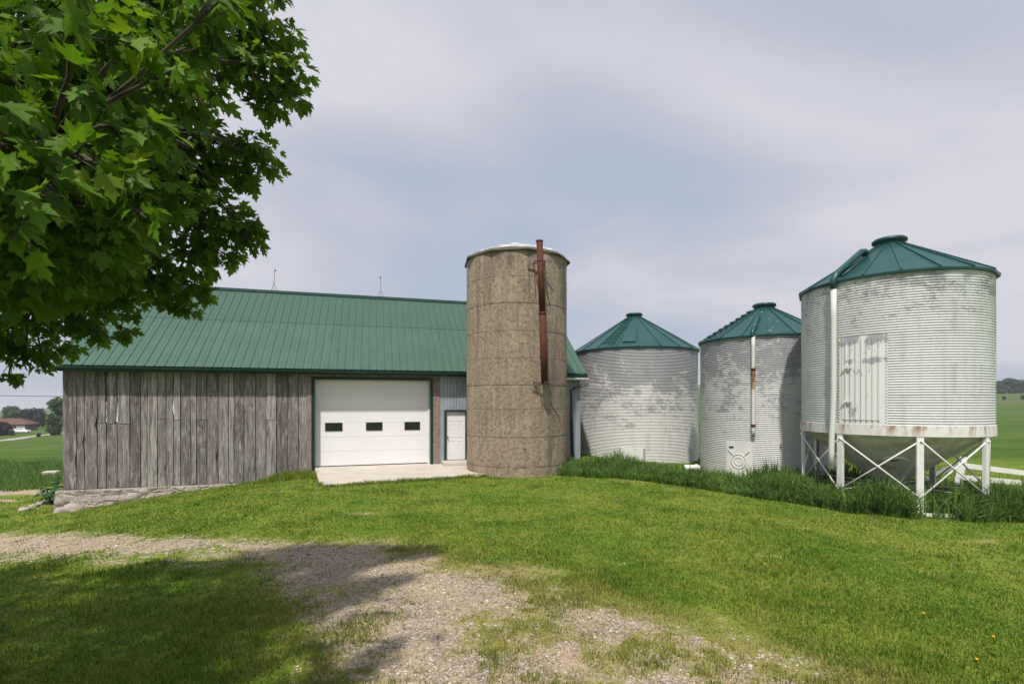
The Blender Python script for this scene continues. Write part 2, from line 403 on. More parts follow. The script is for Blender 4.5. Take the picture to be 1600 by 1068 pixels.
def m_rust():
    t = T('rusty_pipe', 0.75, 0, 0.25)
    n0 = t.noise(t.co(), 4, 6, 0.7); n1 = t.noise(t.co((1,1,0.35)), 7, 4, 0.6)
    c = t.mix(t.ramp(n0, [(0.3,0.0),(0.7,1.0)]), (0.115,0.030,0.017), (0.050,0.019,0.013))
    c = t.mix(t.ramp(n0, [(0.58,0.0),(0.75,0.7)]), c, (0.26,0.09,0.035))
    t.col(c); t.bump(n0, 0.3, 0.01); return t.m
def m_rustwhite():
    t = T('flaking_white_pipe', 0.55, 0, 0.3)
    n0 = t.noise(t.co((1,1,0.5)), 6, 6, 0.7); z = t.attr('tint')
    s = t.math('ADD', n0, t.math('MULTIPLY', t.math('SUBTRACT', z, 0.5), 0.6))
    c = t.mix(t.ramp(s, [(0.60,0.0),(0.68,0.85)]), (0.62,0.62,0.59), (0.34,0.22,0.11))
    c = t.mix(t.ramp(s, [(0.72,0.0),(0.80,0.9)]), c, (0.13,0.05,0.025)); t.col(c); return t.m

def m_roofgreen(name, a, b, rough=0.42):
    t = T(name, rough, 0, 0.4)
    n0 = t.noise(t.co((1,1,1)), 0.8, 4, 0.6); n1 = t.noise(t.co((1,0.15,0.15)), 6, 4, 0.6)
    c = t.mix(t.ramp(n0, [(0.3,0.0),(0.7,1.0)]), a, b); c = t.mix(t.ramp(n1, [(0.35,0.30),(0.6,0.0)]), c, tuple(x*0.55 for x in a)); c = t.mix(t.math('MULTIPLY', t.attr('tint'), 0.8), c, tuple(x*0.84 for x in a)); c = t.mix(t.ramp(t.noise(t.co(), 5, 5, 0.7), [(0.60,0.0),(0.75,0.35)]), c, tuple(x*1.5+0.02 for x in a)); t.col(c)
    return t.m
def m_binroof(name, chips):
    t = T(name, 0.38, 0, 0.45)
    n0 = t.noise(t.co(), 1.5, 5, 0.65); n1 = t.noise(t.co((1,1,2)), 4.5, 4, 0.7)
    c = t.mix(t.ramp(n0, [(0.3,0.0),(0.7,1.0)]), (0.008,0.052,0.051), (0.014,0.078,0.076))
    c = t.mix(t.ramp(n1, [(chips,0.0),(chips+0.025,0.9)]), c, (0.46,0.52,0.52)); t.col(c); return t.m

def m_leaf():
    t = T('maple_leaf', 0.55, 0, 0.25)
    r = t.attr('rnd'); lc = t.attr('leafco', 'Vector')
    c = t.ramp(r, [(0.0,(0.045,0.115,0.008)),(0.45,(0.095,0.205,0.012)),(0.8,(0.15,0.265,0.016)),(1.0,(0.25,0.33,0.025))])
    x = t.sep(lc, 0); y = t.sep(lc, 1)
    ang = t.math('ARCTAN2', x, t.math('ADD', y, 0.02))
    pp = t.math('PINGPONG', ang, R(21))
    rad = t.math('SQRT', t.math('ADD', t.math('MULTIPLY', x, x), t.math('MULTIPLY', y, y)))
    # primary veins leave the base every 42 degrees
    d = t.math('MULTIPLY', t.math('ABSOLUTE', t.math('SUBTRACT', t.math('PINGPONG', t.math('ADD', ang, R(420)), R(21)), 0.0)), rad)
    c = t.mix(t.ramp(d, [(0.008,0.55),(0.022,0.0)]), c, (0.17,0.24,0.06))
    t.col(c)
    tr = t.n('ShaderNodeBsdfTranslucent'); t.l(t.mix(1.0, c, (1.25,1.25,0.6), 'MULTIPLY'), tr.inputs[0])
    mxs = t.n('ShaderNodeMixShader'); mxs.inputs[0].default_value = 0.45
    t.l(t.b.outputs[0], mxs.inputs[1]); t.l(tr.outputs[0], mxs.inputs[2]); t.l(mxs.outputs[0], t.out.inputs[0])
    return t.m
def m_foliage(name, a, b):
    t = T(name, 0.7, 0, 0.15); t.col(t.mix(t.attr('rnd'), a, b)); return t.m

M = {}
M['ground'] = m_ground(); M['blade'] = m_blade('grass_blade'); M['weed'] = m_blade('weed_blade', True)
M['wood'] = m_wood(); M['silo'] = m_silo(); M['rust'] = m_rust(); M['rustwhite'] = m_rustwhite()
M['roof'] = m_roofgreen('barn_roof_green', (0.050,0.112,0.076), (0.062,0.134,0.093))
M['trim'] = weathered('dark_green_trim', (0.006,0.038,0.026), (0.005,0.028,0.020), 0.4, 3)
M['white'] = weathered('white_paint', (0.74,0.735,0.71), (0.62,0.61,0.585), 0.45, 1.2)
M['doorwhite'] = weathered('white_door_panel', (0.76,0.755,0.765), (0.72,0.71,0.715), 0.42, 0.9)
M['legwhite'] = weathered('worn_white_steel', (0.70,0.70,0.67), (0.42,0.40,0.37), 0.5, 5, (0.5,0.85))
M['zinc'] = weathered('galvanised_siding', (0.36,0.40,0.45), (0.26,0.29,0.335), 0.42, 2.0, metal=0.25)
M['zinc2'] = weathered('galvanised_steel', (0.42,0.43,0.45), (0.30,0.31,0.33), 0.45, 3.0, metal=0.3)
M['hopper'] = weathered('stained_hopper', (0.62,0.60,0.545), (0.33,0.25,0.16), 0.6, 2.2, (0.48,0.74))
M['concrete'] = weathered('pale_concrete', (0.55,0.50,0.44), (0.43,0.38,0.32), 0.9, 1.3)
M['stone'] = weathered('field_stone', (0.40,0.355,0.31), (0.22,0.185,0.16), 0.9, 2.6)
M['mortar'] = weathered('rendered_stone', (0.43,0.385,0.345), (0.26,0.225,0.20), 0.95, 2.2)
M['beam'] = weathered('brown_timber', (0.29,0.225,0.185), (0.15,0.11,0.09), 0.85, 5)
M['dark'] = weathered('dark_interior', (0.010,0.010,0.010), (0.02,0.02,0.02), 0.9, 2)
M['black'] = weathered('black_plastic', (0.012,0.012,0.014), (0.02,0.02,0.02), 0.4, 3)
M['brownpipe'] = weathered('brown_downspout', (0.16,0.125,0.11), (0.09,0.065,0.055), 0.5, 4)
M['bark'] = weathered('tree_bark', (0.10,0.080,0.062), (0.045,0.036,0.03), 0.9, 9)
tru = T('rubble_foundation', 0.95, 0, 0.1)
_p = tru.co((1,1,1.5)); _e = tru.voro(_p, 2.3, 'Distance', 'DISTANCE_TO_EDGE'); _n = tru.noise(tru.co(), 3.5, 6, 0.7); _f = tru.noise(tru.co(), 16, 5, 0.75)
_c = tru.mix(tru.ramp(_n, [(0.3,0.0),(0.7,1.0)]), (0.33,0.28,0.24), (0.54,0.48,0.425))
_c = tru.mix(tru.ramp(_f, [(0.34,0.8),(0.5,0.0)]), _c, (0.13,0.105,0.085))
_c = tru.mix(tru.math('MULTIPLY', tru.ramp(_e, [(0.0,0.4),(0.05,0.0)]), tru.ramp(_n, [(0.4,1.0),(0.6,0.2)])), _c, (0.12,0.10,0.085))
tru.col(_c); tru.bump(tru.math('ADD', tru.math('MULTIPLY', tru.ramp(_e, [(0.0,0.0),(0.15,1.0)]), 0.7), tru.math('ADD', _n, _f)), 0.9, 0.06); M['rubble'] = tru.m
M['leaf'] = m_leaf()
tg = T('dark_window_glass', 0.06, 0, 0.6); tg.col((0.012,0.014,0.018)); M['glass'] = tg.m
tsr = T('silo_roof_sheet', 0.35, 0.4, 0.4); tsr.col(tsr.mix(tsr.ramp(tsr.noise(tsr.co(), 3, 5, 0.7), [(0.4,0.0),(0.6,1.0)]), (0.72,0.73,0.74), (0.45,0.47,0.47))); M['siloroof'] = tsr.m
tmf = T('mossy_roof_edge', 0.8, 0, 0.1); tmf.col(tmf.mix(tmf.noise(tmf.co(), 6, 4), (0.07,0.075,0.045), (0.14,0.14,0.10))); M['moss'] = tmf.m
tb = T('rusted_white_band', 0.5, 0, 0.3)
_r = tb.noise(tb.co((1,1,0.25)), 3.4, 5, 0.65)
_zz = tb.attr('high')
tb.col(tb.mix(tb.math('MULTIPLY', tb.ramp(_r, [(0.50,0.0),(0.62,0.95)]), tb.ramp(_zz, [(0.0,0.25),(1.0,1.0)])), (0.68,0.675,0.645), (0.27,0.12,0.045)))
M['band'] = tb.m
tcr = T('hatch_sheet', 0.5, 0, 0.35)
_v = tcr.noise(tcr.co((1,1,0.6)), 3.2, 6, 0.72, 0.5); _h = tcr.ramp(tcr.math('DIVIDE', tcr.math('SUBTRACT', tcr.sep(tcr.co(), 2), 2.0), 2.4), [(0.66,0.0),(0.70,1.0),(0.735,1.0),(0.76,0.15),(0.88,0.1),(0.93,1.0)])
_s = tcr.math('ADD', _v, tcr.math('MULTIPLY', _h, 0.16))
tcr.col(tcr.mix(tcr.ramp(_s, [(0.585,0.0),(0.63,0.85)]), (0.68,0.685,0.675), (0.30,0.305,0.33))); M['hatch'] = tcr.m

# ------------------------------------------------------------------ ground sheet
def axis(a, b, step, lo, hi, g=1.12):
    mid = list(np.arange(a, b+1e-6, step)); L = []; d = step; v = a
    while v > lo: d *= g; v -= d; L.append(max(v, lo))
    Rr = []; d = step; v = b
    while v < hi: d *= g; v += d; Rr.append(min(v, hi))
    return np.array(L[::-1]+mid+Rr)
xs = axis(-24, 17, 0.16, -1500, 1500); ys = axis(1.0, 27, 0.16, -120, 1500)
GX, GY = np.meshgrid(xs, ys); gx = GX.ravel(); gy = GY.ravel(); gz = H(gx, gy)
nx, ny = len(xs), len(ys)
i0 = (np.arange(ny-1)[:, None]*nx+np.arange(nx-1)[None, :]).ravel()
quads = np.stack([i0, i0+1, i0+1+nx, i0+nx], 1)
grav = gravel_mask(gx, gy); dirt = dirt_mask(gx, gy)
field = np.maximum(sstep(21, 27, gy)*sstep(-10, 6, gx), sstep(24, 30, gy)*sstep(-16, -20, gx))
field = np.maximum(field, sstep(40, 70, np.hypot(gx, gy)))
plough = sstep(185, 192, gy)*sstep(222, 214, gy)*sstep(120, 160, gx)
g = np_mesh('ground', np.stack([gx, gy, gz], 1), quads, np.full(len(quads), 4), M['ground'], {'dry': dry_mask(gx, gy), 'gravel': grav, 'dirt': dirt, 'field': field, 'plough': plough})
tag(g, kind='structure')

# concrete apron in front of the doors
AX, AY, TH = -15.5, 16.67, R(15.83)
ux, uy = math.cos(TH), math.sin(TH); vx, vy = -uy, ux
def s_at(px, wd=0.0):
    k = (px-800)/F; return (k*(AY+wd*vy)-(AX+wd*vx))/(ux-k*uy)
def wl(s, wd=0.0): return (AX+s*ux+wd*vx, AY+s*uy+wd*vy)
def z_at(py, s, wd=0.0): return CAMZ+(HOR-py)/F*wl(s, wd)[1]
ap = [wl(s_at(488), 0.6), (-6.15, 15.45), (-5.85, 15.12), (-4.4, 15.75), (-1.0, 17.30), (-0.2, 17.6), wl(15.0, 0.6)]
mb = MB(); n = len(ap)
mb.add([(x, y, 0.02) for x, y in ap]+[(x, y, -0.3) for x, y in ap], [tuple(range(n)), tuple(range(2*n-1, n-1, -1))]+[(i, i+n, (i+1) % n+n, (i+1) % n) for i in range(n)])
tag(mb.build('concrete_apron', M['concrete']), kind='structure')

# ------------------------------------------------------------------ barn
barn = tag(empty('barn', (AX, AY, 0), TH), 'weathered grey board barn with green ribbed metal roof and big white overhead door', 'barn')
L = 19.28; OV = 0.44; SL = 0.84; EZ = 3.87; WR = 4.5; S0, S1 = -0.12, 19.45
RY, RZ = -OV+WR, EZ+WR*SL
DL, DR, DT = s_at(491), s_at(672.5), 3.49
# front boards, irregular widths, some replaced by two short lengths
edges = [80+v/2.67 for v in (52,108,141,195,232,279,330,375,402,445,480,512,540,582,607,650,697,740,763,805,853,897,940,988,1032,1072)]
se = [s_at(p) for p in edges]; se[0] = 0.0; se[-1] = DL-0.10
mb = MB(); TOP = 4.05
for i in range(len(se)-1):
    a, b = se[i]+0.008, se[i+1]-0.008; off = random.uniform(-0.008, 0.008); tnt = random.random()*0.85+0.05
    bot = -0.42+0.0*a + random.uniform(-0.03, 0.03)
    cut = {3: 1.86, 4: 1.84, 5: 1.83, 11: 1.95, 14: 1.95, 21: 1.93, 9: 2.0}.get(i)
    segs = [(bot, TOP)] if cut is None else [(bot, cut-0.008), (cut+0.008, TOP)]
    for q, (z0, z1) in enumerate(segs):
        mb.tint = min(0.98, max(0.02, tnt+random.uniform(-0.25, 0.25)*(q > 0)))
        o2 = off+(0.012 if q else 0)
        # slightly wavy board edges
        nz = 14; vs = []; fs = []
        da = random.uniform(-0.006, 0.006); db = random.uniform(-0.006, 0.006)
        for j in range(nz+1):
            z = z0+(z1-z0)*j/nz
            wa = a+da*math.sin(j*0.7+i)+random.uniform(0, 0.008); wb = b+db*math.sin(j*0.9+2*i)-random.uniform(0, 0.008)
            if i in (0, 1, 2, 15) and abs(j-(3+2*(i % 3))) < 1: wb -= random.uniform(0.04, 0.10)     # chipped edges
            if i == 4 and q == 1: wb -= 0.085*max(0, 1-j/6)
            if i == 3 and q == 1: wb -= 0.02+0.02*(j % 2)
            if i == 10: wb -= 0.035*math.exp(-((z-2.45)/0.35)**2)*(1+0.6*(j % 2))
            vs += [(wa, -o2-0.025, z), (wb, -o2-0.025, z), (wb, -o2, z), (wa, -o2, z)]
        for j in range(nz):
            b0 = j*4
            for k in range(4): fs.append((b0+k, b0+(k+1) % 4, b0+4+(k+1) % 4, b0+4+k))
        fs += [(3,2,1,0), (nz*4, nz*4+1, nz*4+2, nz*4+3)]
        mb.add(vs, fs)
mb.build('board_wall', M['wood'], barn)
mb = MB()
for k_ in (4, 5, 11):  # white strips put behind the gaps to stand for pale light between boards
    zc = 2.2 if k_ < 11 else 2.45
    mb.box((se[k_]-0.10, 0.012, zc-0.30), (se[k_]+0.02, 0.026, zc+0.42))
    mb.build('pale_gap_strip', M['white'], barn); mb = MB()
# sheathing behind the boards, gable ends and back
mb = MB(); mb.tint = 0.15
mb.box((0.0, 0.03, -0.5), (DL-0.1, 0.10, TOP)); mb.box((0.0, 9.0-OV*2+0.0, -3.0), (L, 9.0-OV*2+0.1, TOP))
BK = 9.0-OV*2
for s in (0.0, L-0.1):
    vs = [(s, 0.10, -3), (s+0.1, 0.10, -3), (s+0.1, BK, -3), (s, BK, -3), (s, 0.10, TOP), (s+0.1, 0.10, TOP), (s+0.1, BK, TOP), (s, BK, TOP), (s, RY, RZ-0.15), (s+0.1, RY, RZ-0.15)]
    mb.add(vs, [(0,3,2,1), (0,1,5,4), (2,3,7,6), (0,4,8,7,3), (1,2,6,9,5), (4,5,9,8), (6,7,8,9)])
mb.build('inner_wall', M['wood'], barn)
# rubble foundation showing at the low corner
mb = MB(); nx2, nz2 = 160, 40; vs = []; fs = []
for i in range(nx2+1):
    s = -0.14+(i/nx2)*8.2
    for j in range(nz2+1):
        z = -2.6+(j/nz2)*2.16
        b = 0.16*float(vnoise(s*1.1, z*1.5, 1.0, 5))+0.16*abs(float(vnoise(s*2.6, z*4.2, 1.0, 6))-0.5)*1.6+0.07*float(vnoise(s*7, z*9, 1.0, 8))+0.03*float(vnoise(s*19, z*22, 1.0, 9))
        vs.append((s, -0.06-b*(1.15-j/nz2*0.55), z))
for i in range(nx2):
    for j in range(nz2): k = i*(nz2+1)+j; fs.append((k, k+nz2+1, k+nz2+2, k+1))
mb.add(vs, fs, True)
top = [i*(nz2+1)+nz2 for i in range(nx2+1)]
b0 = len(mb.v); mb.add([(vs[k][0], 0.05, vs[k][2]) for k in top], []); 
for i in range(nx2): mb.f.append((top[i], top[i+1], b0+i+1, b0+i)); mb.sm.append(False)
e0 = len(mb.v); mb.add([(-0.14, 3.0, -2.6+(j/nz2)*2.16) for j in range(nz2+1)], [])
for j in range(nz2): mb.f.append((j, j+1, e0+j+1, e0+j)); mb.sm.append(False)
mb.build('stone_foundation', M['rubble'], barn)
# header beam and posts round the overhead door
mb = MB(); mb.tint = 0.5
mb.box((DL-0.22, -0.050, DT+0.10), (DR+0.40, 0.06, DT+0.40)).box((DL-0.24, -0.055, -0.2), (DL-0.10, 0.05, DT+0.098))
mb.box((DR+0.10, -0.045, -0.1), (DR+0.22, 0.05, DT+0.098)).box((DR+0.225, -0.03, -0.1), (DR+0.40, 0.05, DT+0.098))
mb.box((DL-0.22, -0.02, DT+0.402), (DR+0.40, 0.06, TOP))
mb.build('timber_frame', M['beam'], barn)
# galvanised siding right of the door
def ribbed(mb, s0, s1, z0, z1, y0, pitch=0.2, d=0.022):
    pts = []; s = s0
    while s < s1:
        for ds, dd in ((0, 0), (pitch*0.55, 0), (pitch*0.65, d), (pitch*0.9, d)):
            if s+ds <= s1: pts.append((s+ds, y0-dd))
        s += pitch
    pts.append((s1, y0))
    vs = [(a, b, z) for a, b in pts for z in (z0, z1)]
    mb.add(vs, [(2*i, 2*i+2, 2*i+3, 2*i+1) for i in range(len(pts)-1)])
ML, MR0, MR1 = DR+0.402, s_at(694), s_at(729.5); MDT = 2.27
mb = MB(); ribbed(mb, ML, MR0, -0.1, TOP, -0.006, 0.13); ribbed(mb, MR0, MR1, MDT, TOP, -0.006, 0.13); ribbed(mb, MR1, L, -0.5, TOP, -0.006, 0.2)
mb.box((L-0.03, -0.04, -0.5), (L+0.04, 0.06, TOP)); mb.box((ML, 0.0, MDT+0.05), (L-0.03, 0.02, TOP))
mb.build('metal_siding', M['zinc'], barn)
# overhead door
RC = 0.30
tr = MB()
tr.box((DL-0.098, -0.075, 0.0), (DL, RC+0.02, DT+0.098)).box((DR, -0.075, 0.0), (DR+0.098, RC+0.02, DT+0.098)).box((DL, -0.075, DT), (DR, RC+0.02, DT+0.098))
gd = MB(); nsec = 6; hs = (DT-0.06)/nsec
for i in range(nsec):
    z0 = 0.05+i*hs; gd.box((DL+0.002, RC, z0+0.002), (DR-0.002, RC+0.05, z0+hs-0.002))
gdo = gd.build('overhead_door', M['doorwhite'], barn, bevel=0.008)
tr.build('door_trim', M['trim'], gdo)
mb = MB(); mb.box((DL+0.004, RC-0.012, 0.022), (DR-0.004, RC+0.03, 0.048)); mb.build('rubber_seal', M['black'], gdo)
mb = MB()
mb.box((DL+0.004, RC-0.04, 0.022), (DL+0.09, RC-0.004, DT-0.002)).box((DR-0.09, RC-0.04, 0.022), (DR-0.004, RC-0.004, DT-0.002)).box((DL+0.09, RC-0.04, DT-0.08), (DR-0.09, RC-0.004, DT-0.002))
mb.build('jamb_strip', M['white'], gdo)
for a, b in ((508, 535), (572, 597.5), (632, 656)):
    s0, s1 = s_at(a, RC), s_at(b, RC); z0, z1 = 1.44, 1.77
    fr = MB(); fr.box((s0, RC-0.022, z0), (s1, RC-0.002, z0+0.035)).box((s0, RC-0.022, z1-0.035), (s1, RC-0.002, z1)).box((s0, RC-0.022, z0+0.035), (s0+0.035, RC-0.002, z1-0.035)).box((s1-0.035, RC-0.022, z0+0.035), (s1, RC-0.002, z1-0.035))
    wo_ = fr.build('window', M['black'], gdo) if False else fr.build('window', M['black'], barn)
    gm_ = MB(); gm_.box((s0+0.035, RC-0.010, z0+0.035), (s1-0.035, RC-0.003, z1-0.035)); gm_.build('pane', M['glass'], wo_)
# entry door with six raised panels
d0, d1, dz0, dz1 = MR0+0.09, MR1-0.07, 0.16, MDT-0.08
mb = MB(); mb.box((d0, 0.05, dz0), (d1, 0.09, dz1))
pw = (d1-d0-0.30)/2
for (za, zb) in ((0.22, 0.82), (0.96, 1.52), (1.64, 1.88)):
    for k in range(2):
        xa = d0+0.10+k*(pw+0.10); A_, B_ = (xa, dz0+za), (xa+pw, dz0+zb)
        for (p, q) in (((A_[0], A_[1]), (B_[0], A_[1]+0.02)), ((A_[0], B_[1]-0.02), (B_[0], B_[1])), ((A_[0], A_[1]+0.02), (A_[0]+0.02, B_[1]-0.02)), ((B_[0]-0.02, A_[1]+0.02), (B_[0], B_[1]-0.02))):
            mb.box((p[0], 0.040, p[1]), (q[0], 0.052, q[1]))
ed = mb.build('entry_door', M['doorwhite'], barn, bevel=0.003)
mb = MB(); mb.box((MR0, -0.05, 0.02), (d0-0.003, 0.10, MDT)).box((d1+0.003, -0.05, 0.02), (MR1, 0.10, MDT)).box((d0-0.003, -0.05, dz1+0.003), (d1+0.003, 0.10, MDT)); mb.build('door_trim', M['trim'], ed)
mb = MB(); mb.tube([(d0+0.06, 0.05, 1.12), (d0+0.06, -0.01, 1.12)], 0.014, 8); mb.lathe([(0.001, 0), (0.03, 0.005), (0.034, 0.02), (0.02, 0.04), (0.001, 0.045)], 12)
for i in range(len(mb.v)-60, len(mb.v)): x, y, z = mb.v[i]; mb.v[i] = (d0+0.06+x, -0.005-z, 1.12+y)
mb.build('door_knob', M['black'], ed)
mb = MB(); mb.box((MR0-0.12, -0.75, 0.021), (15.0, -0.03, 0.155)); mb.build('door_step', M['concrete'], barn, bevel=0.02)
# roof: two ribbed slopes, each of two overlapping courses
def slope(mb, sgn):
    pts = []; s = S0
    while s < S1-0.02:
        for ds, dd in ((0,0), (0.11,0), (0.125,0.006), (0.155,0.006), (0.17,0), (0.262,0), (0.272,0.026), (0.292,0.026), (0.302,0)):
            if s+ds < S1: pts.append((s+ds, dd))
        s += 0.302
    pts.append((S1, 0))
    ang = math.atan(SL); nrm = Vector((0, -math.sin(ang), math.cos(ang)))
    for (w0, w1, lift) in ((0.0, 2.55, 0.0), (2.47, WR+0.02, 0.012)):
        mb.tint = 0.15 if w0 == 0 else 0.75
        for th in (0, -0.02):
            vs = []
            for (s, dd) in pts:
                for wv in (w0, w1):
                    y = -OV+wv; z = EZ+wv*SL; q = Vector((s, y, z))+nrm*(dd+lift+th)
                    if sgn < 0: q.y = 2*RY-q.y
                    vs.append(q)
            fs = [(2*i, 2*i+2, 2*i+3, 2*i+1) for i in range(len(pts)-1)]
            mb.add(vs, fs if (sgn > 0) == (th == 0) else [f[::-1] for f in fs])
mb = MB(); slope(mb, 1); slope(mb, -1); rf = mb.build('roof', M['roof'], barn)
mb = MB()
for sg in (1, -1):
    vs = [(S0-0.02, RY, RZ+0.075), (S1+0.02, RY, RZ+0.075), (S1+0.02, RY-sg*0.17, RZ+0.075-0.17*SL), (S0-0.02, RY-sg*0.17, RZ+0.075-0.17*SL)]
    mb.add(vs+[(x, y, z-0.03) for x, y, z in vs], [(0,1,2,3)[::sg], (4,7,6,5)[::sg], (3,2,6,7), (0,3,7,4), (1,5,6,2)])
mb.build('ridge_cap', M['trim'], rf)
for sg in (1, -1):
    for s in (S0-0.03, S1):
        mb = MB()
        a = Vector((s, -OV-0.02, EZ-0.05)); b = Vector((s, RY, RZ-0.02)); 
        if sg < 0: a.y = 2*RY-a.y
        vs = [a, b, b-Vector((0,0,0.18)), a-Vector((0,0,0.18))]; vs += [v+Vector((0.03,0,0)) for v in vs]
        mb.add(vs, [(0,1,2,3), (7,6,5,4), (0,4,5,1), (3,2,6,7), (0,3,7,4)])
        mb.build('rake_trim', M['trim'], rf)
mb = MB(); mb.box((S0, -OV-0.01, EZ-0.21), (S1-0.02, -OV+0.03, EZ-0.035)); mb.box((S0+0.01, -OV+0.03, EZ-0.20), (S1-0.03, -0.03, EZ-0.17)); mb.build('fascia', M['trim'], rf)
def gutter(mb, s0, s1, z):
    prof = [(-0.01,0.0), (-0.01,-0.08), (-0.03,-0.105), (-0.075,-0.105), (-0.115,-0.06), (-0.12,0.0), (-0.11,0.0), (-0.105,-0.055), (-0.07,-0.095), (-0.02,-0.095), (-0.02,0.0)]
    vs = [(s, -OV-0.003+a, z+b) for s in (s0, s1) for a, b in prof]; m = len(prof)
    mb.add(vs, [(i, i+1, i+1+m, i+m) for i in range(m-1)]+[tuple(range(m)), tuple(range(2*m-1, m-1, -1))])
mb = MB(); gutter(mb, S0, 14.6, EZ-0.045); mb.build('gutter', M['trim'], rf)
mb = MB(); gutter(mb, 14.6+0.02, S1+0.05, EZ-0.20); mb.build('gutter', M['legwhite'], rf)
mb = MB(); mb.tube([(S1-0.02, -OV-0.07, EZ-0.30), (S1-0.02, -OV-0.07, EZ-0.45), (S1-0.06, -OV-0.05, EZ-0.52), (L-0.34, -0.14, EZ-0.66), (L-0.40, -0.08, EZ-0.76), (L-0.40, -0.08, 1.75)], 0.05, 8); dsp = mb.build('downspout', M['brownpipe'], barn)
mb = MB(); mb.tube([(L-0.40, -0.08, 1.8), (L-0.36, -0.09, 0.5), (L-0.32, -0.14, -0.3)], 0.062, 8); mb.build('drain_hose', M['black'], dsp)
# lightning rods on the ridge
for px, bend in ((428, 0.05), (595, -0.02)):
    s = s_at(px, RY); hh = 1.02
    mb = MB()
    mb.tube([(s, RY, RZ+0.38), (s+bend*0.3, RY, RZ+0.6), (s+bend, RY, RZ+hh)], 0.012, 6)
    for k in range(3):
        t = 2*math.pi*k/3+0.5; mb.tube([(s, RY, RZ+0.40), (s+0.09*math.cos(t), RY+0.05*math.sin(t), RZ+0.2), (s+0.17*math.cos(t), RY+0.12*math.sin(t), RZ+0.03)], 0.009, 5)
    mb.tube([(s+bend, RY, RZ+hh-0.08), (s+bend, RY, RZ+hh-0.055), (s+bend, RY, RZ+hh-0.02), (s+bend, RY, RZ+hh), (s+bend, RY, RZ+hh+0.09)], [0.008, 0.04, 0.04, 0.012, 0.004], 8)
    mb.build('lightning_rod', M['brownpipe'], rf)

# ------------------------------------------------------------------ concrete silo
SX, SY, SR, STOP = 0.18, 18.95, 1.95, 8.08
silo = tag(empty('silo', (SX, SY, 0)), 'brown concrete tower silo with ringed joints standing beside the white entry door', 'silo')
jz = [7.00, 6.09, 5.10, 4.14, 3.19, 2.33, 1.34, 0.28]
zs = set(np.arange(-0.6, STOP, 0.10).tolist()+[STOP])
for z in jz: zs |= {z-0.035, z-0.015, z, z+0.015, z+0.035}
zs = sorted(zs); ns = 128
th = np.linspace(0, 2*math.pi, ns, endpoint=False); Z, TT = np.meshgrid(np.array(zs), th, indexing='ij')
lift = SR + 0.020*(vnoise(TT*6, Z*1.1, 1.0, 3)-0.5)+0.010*(vnoise(TT*25, Z*4, 1.0, 4)-0.5)
dj = np.min(np.abs(Z[..., None]-np.array(jz)-0.02*np.sin(TT*3)[..., None]*0), axis=2)
seq = np.searchsorted(np.array(sorted(jz)), Z.ravel()).reshape(Z.shape); lift += 0.008*((seq*37 % 5)/5-0.4)
lift -= 0.009*np.exp(-(dj/0.014)**2)
jt = np.exp(-(dj/0.03)**2)
jt = np.maximum(jt, 0.75*np.exp(-((np.abs(((TT*2.2+0.7*seq) % 1.35)-0.6)*SR/2.2)/0.02)**2))
V = np.stack([lift*np.cos(TT), lift*np.sin(TT), Z], 2).reshape(-1, 3)
ii = (np.arange(len(zs)-1)[:, None]*ns+np.arange(ns)[None, :]); i1 = (np.arange(len(zs)-1)[:, None]*ns+(np.arange(ns)[None, :]+1) % ns)
q = np.stack([ii.ravel(), i1.ravel(), (i1+ns).ravel(), (ii+ns).ravel()], 1)
np_mesh('silo_wall', V, q, np.full(len(q), 4), M['silo'], {'joint': jt.ravel()}, silo)
mb = MB(); npan = 10; ph = R(-90+10)
mb.lathe([(SR+0.13, STOP-0.13), (SR+0.10, STOP-0.05), (1.3, STOP+0.31), (0.50, STOP+0.58), (0.45, STOP+0.63), (0.02, STOP+0.70)], npan, smooth=False, ph=ph)
sr = mb.build('silo_roof', M['siloroof'], silo)
mb = MB(); mb.lathe([(SR+0.14, STOP-0.125), (SR+0.145, STOP-0.105), (SR+0.11, STOP-0.045), (SR-0.02, STOP-0.02), (SR-0.02, STOP-0.06), (SR+0.14, STOP-0.125)], npan, smooth=False, ph=ph); mb.build('roof_edge', M['moss'], sr)
mb = MB()
for k in range(npan):
    t = 2*math.pi*k/npan+ph; mb.tube([((SR+0.1)*math.cos(t), (SR+0.1)*math.sin(t), STOP-0.03), (1.3*math.cos(t), 1.3*math.sin(t), STOP+0.325), (0.50*math.cos(t), 0.50*math.sin(t), STOP+0.595)], 0.018, 6)
mb.build('roof_rib', M['siloroof'], sr)
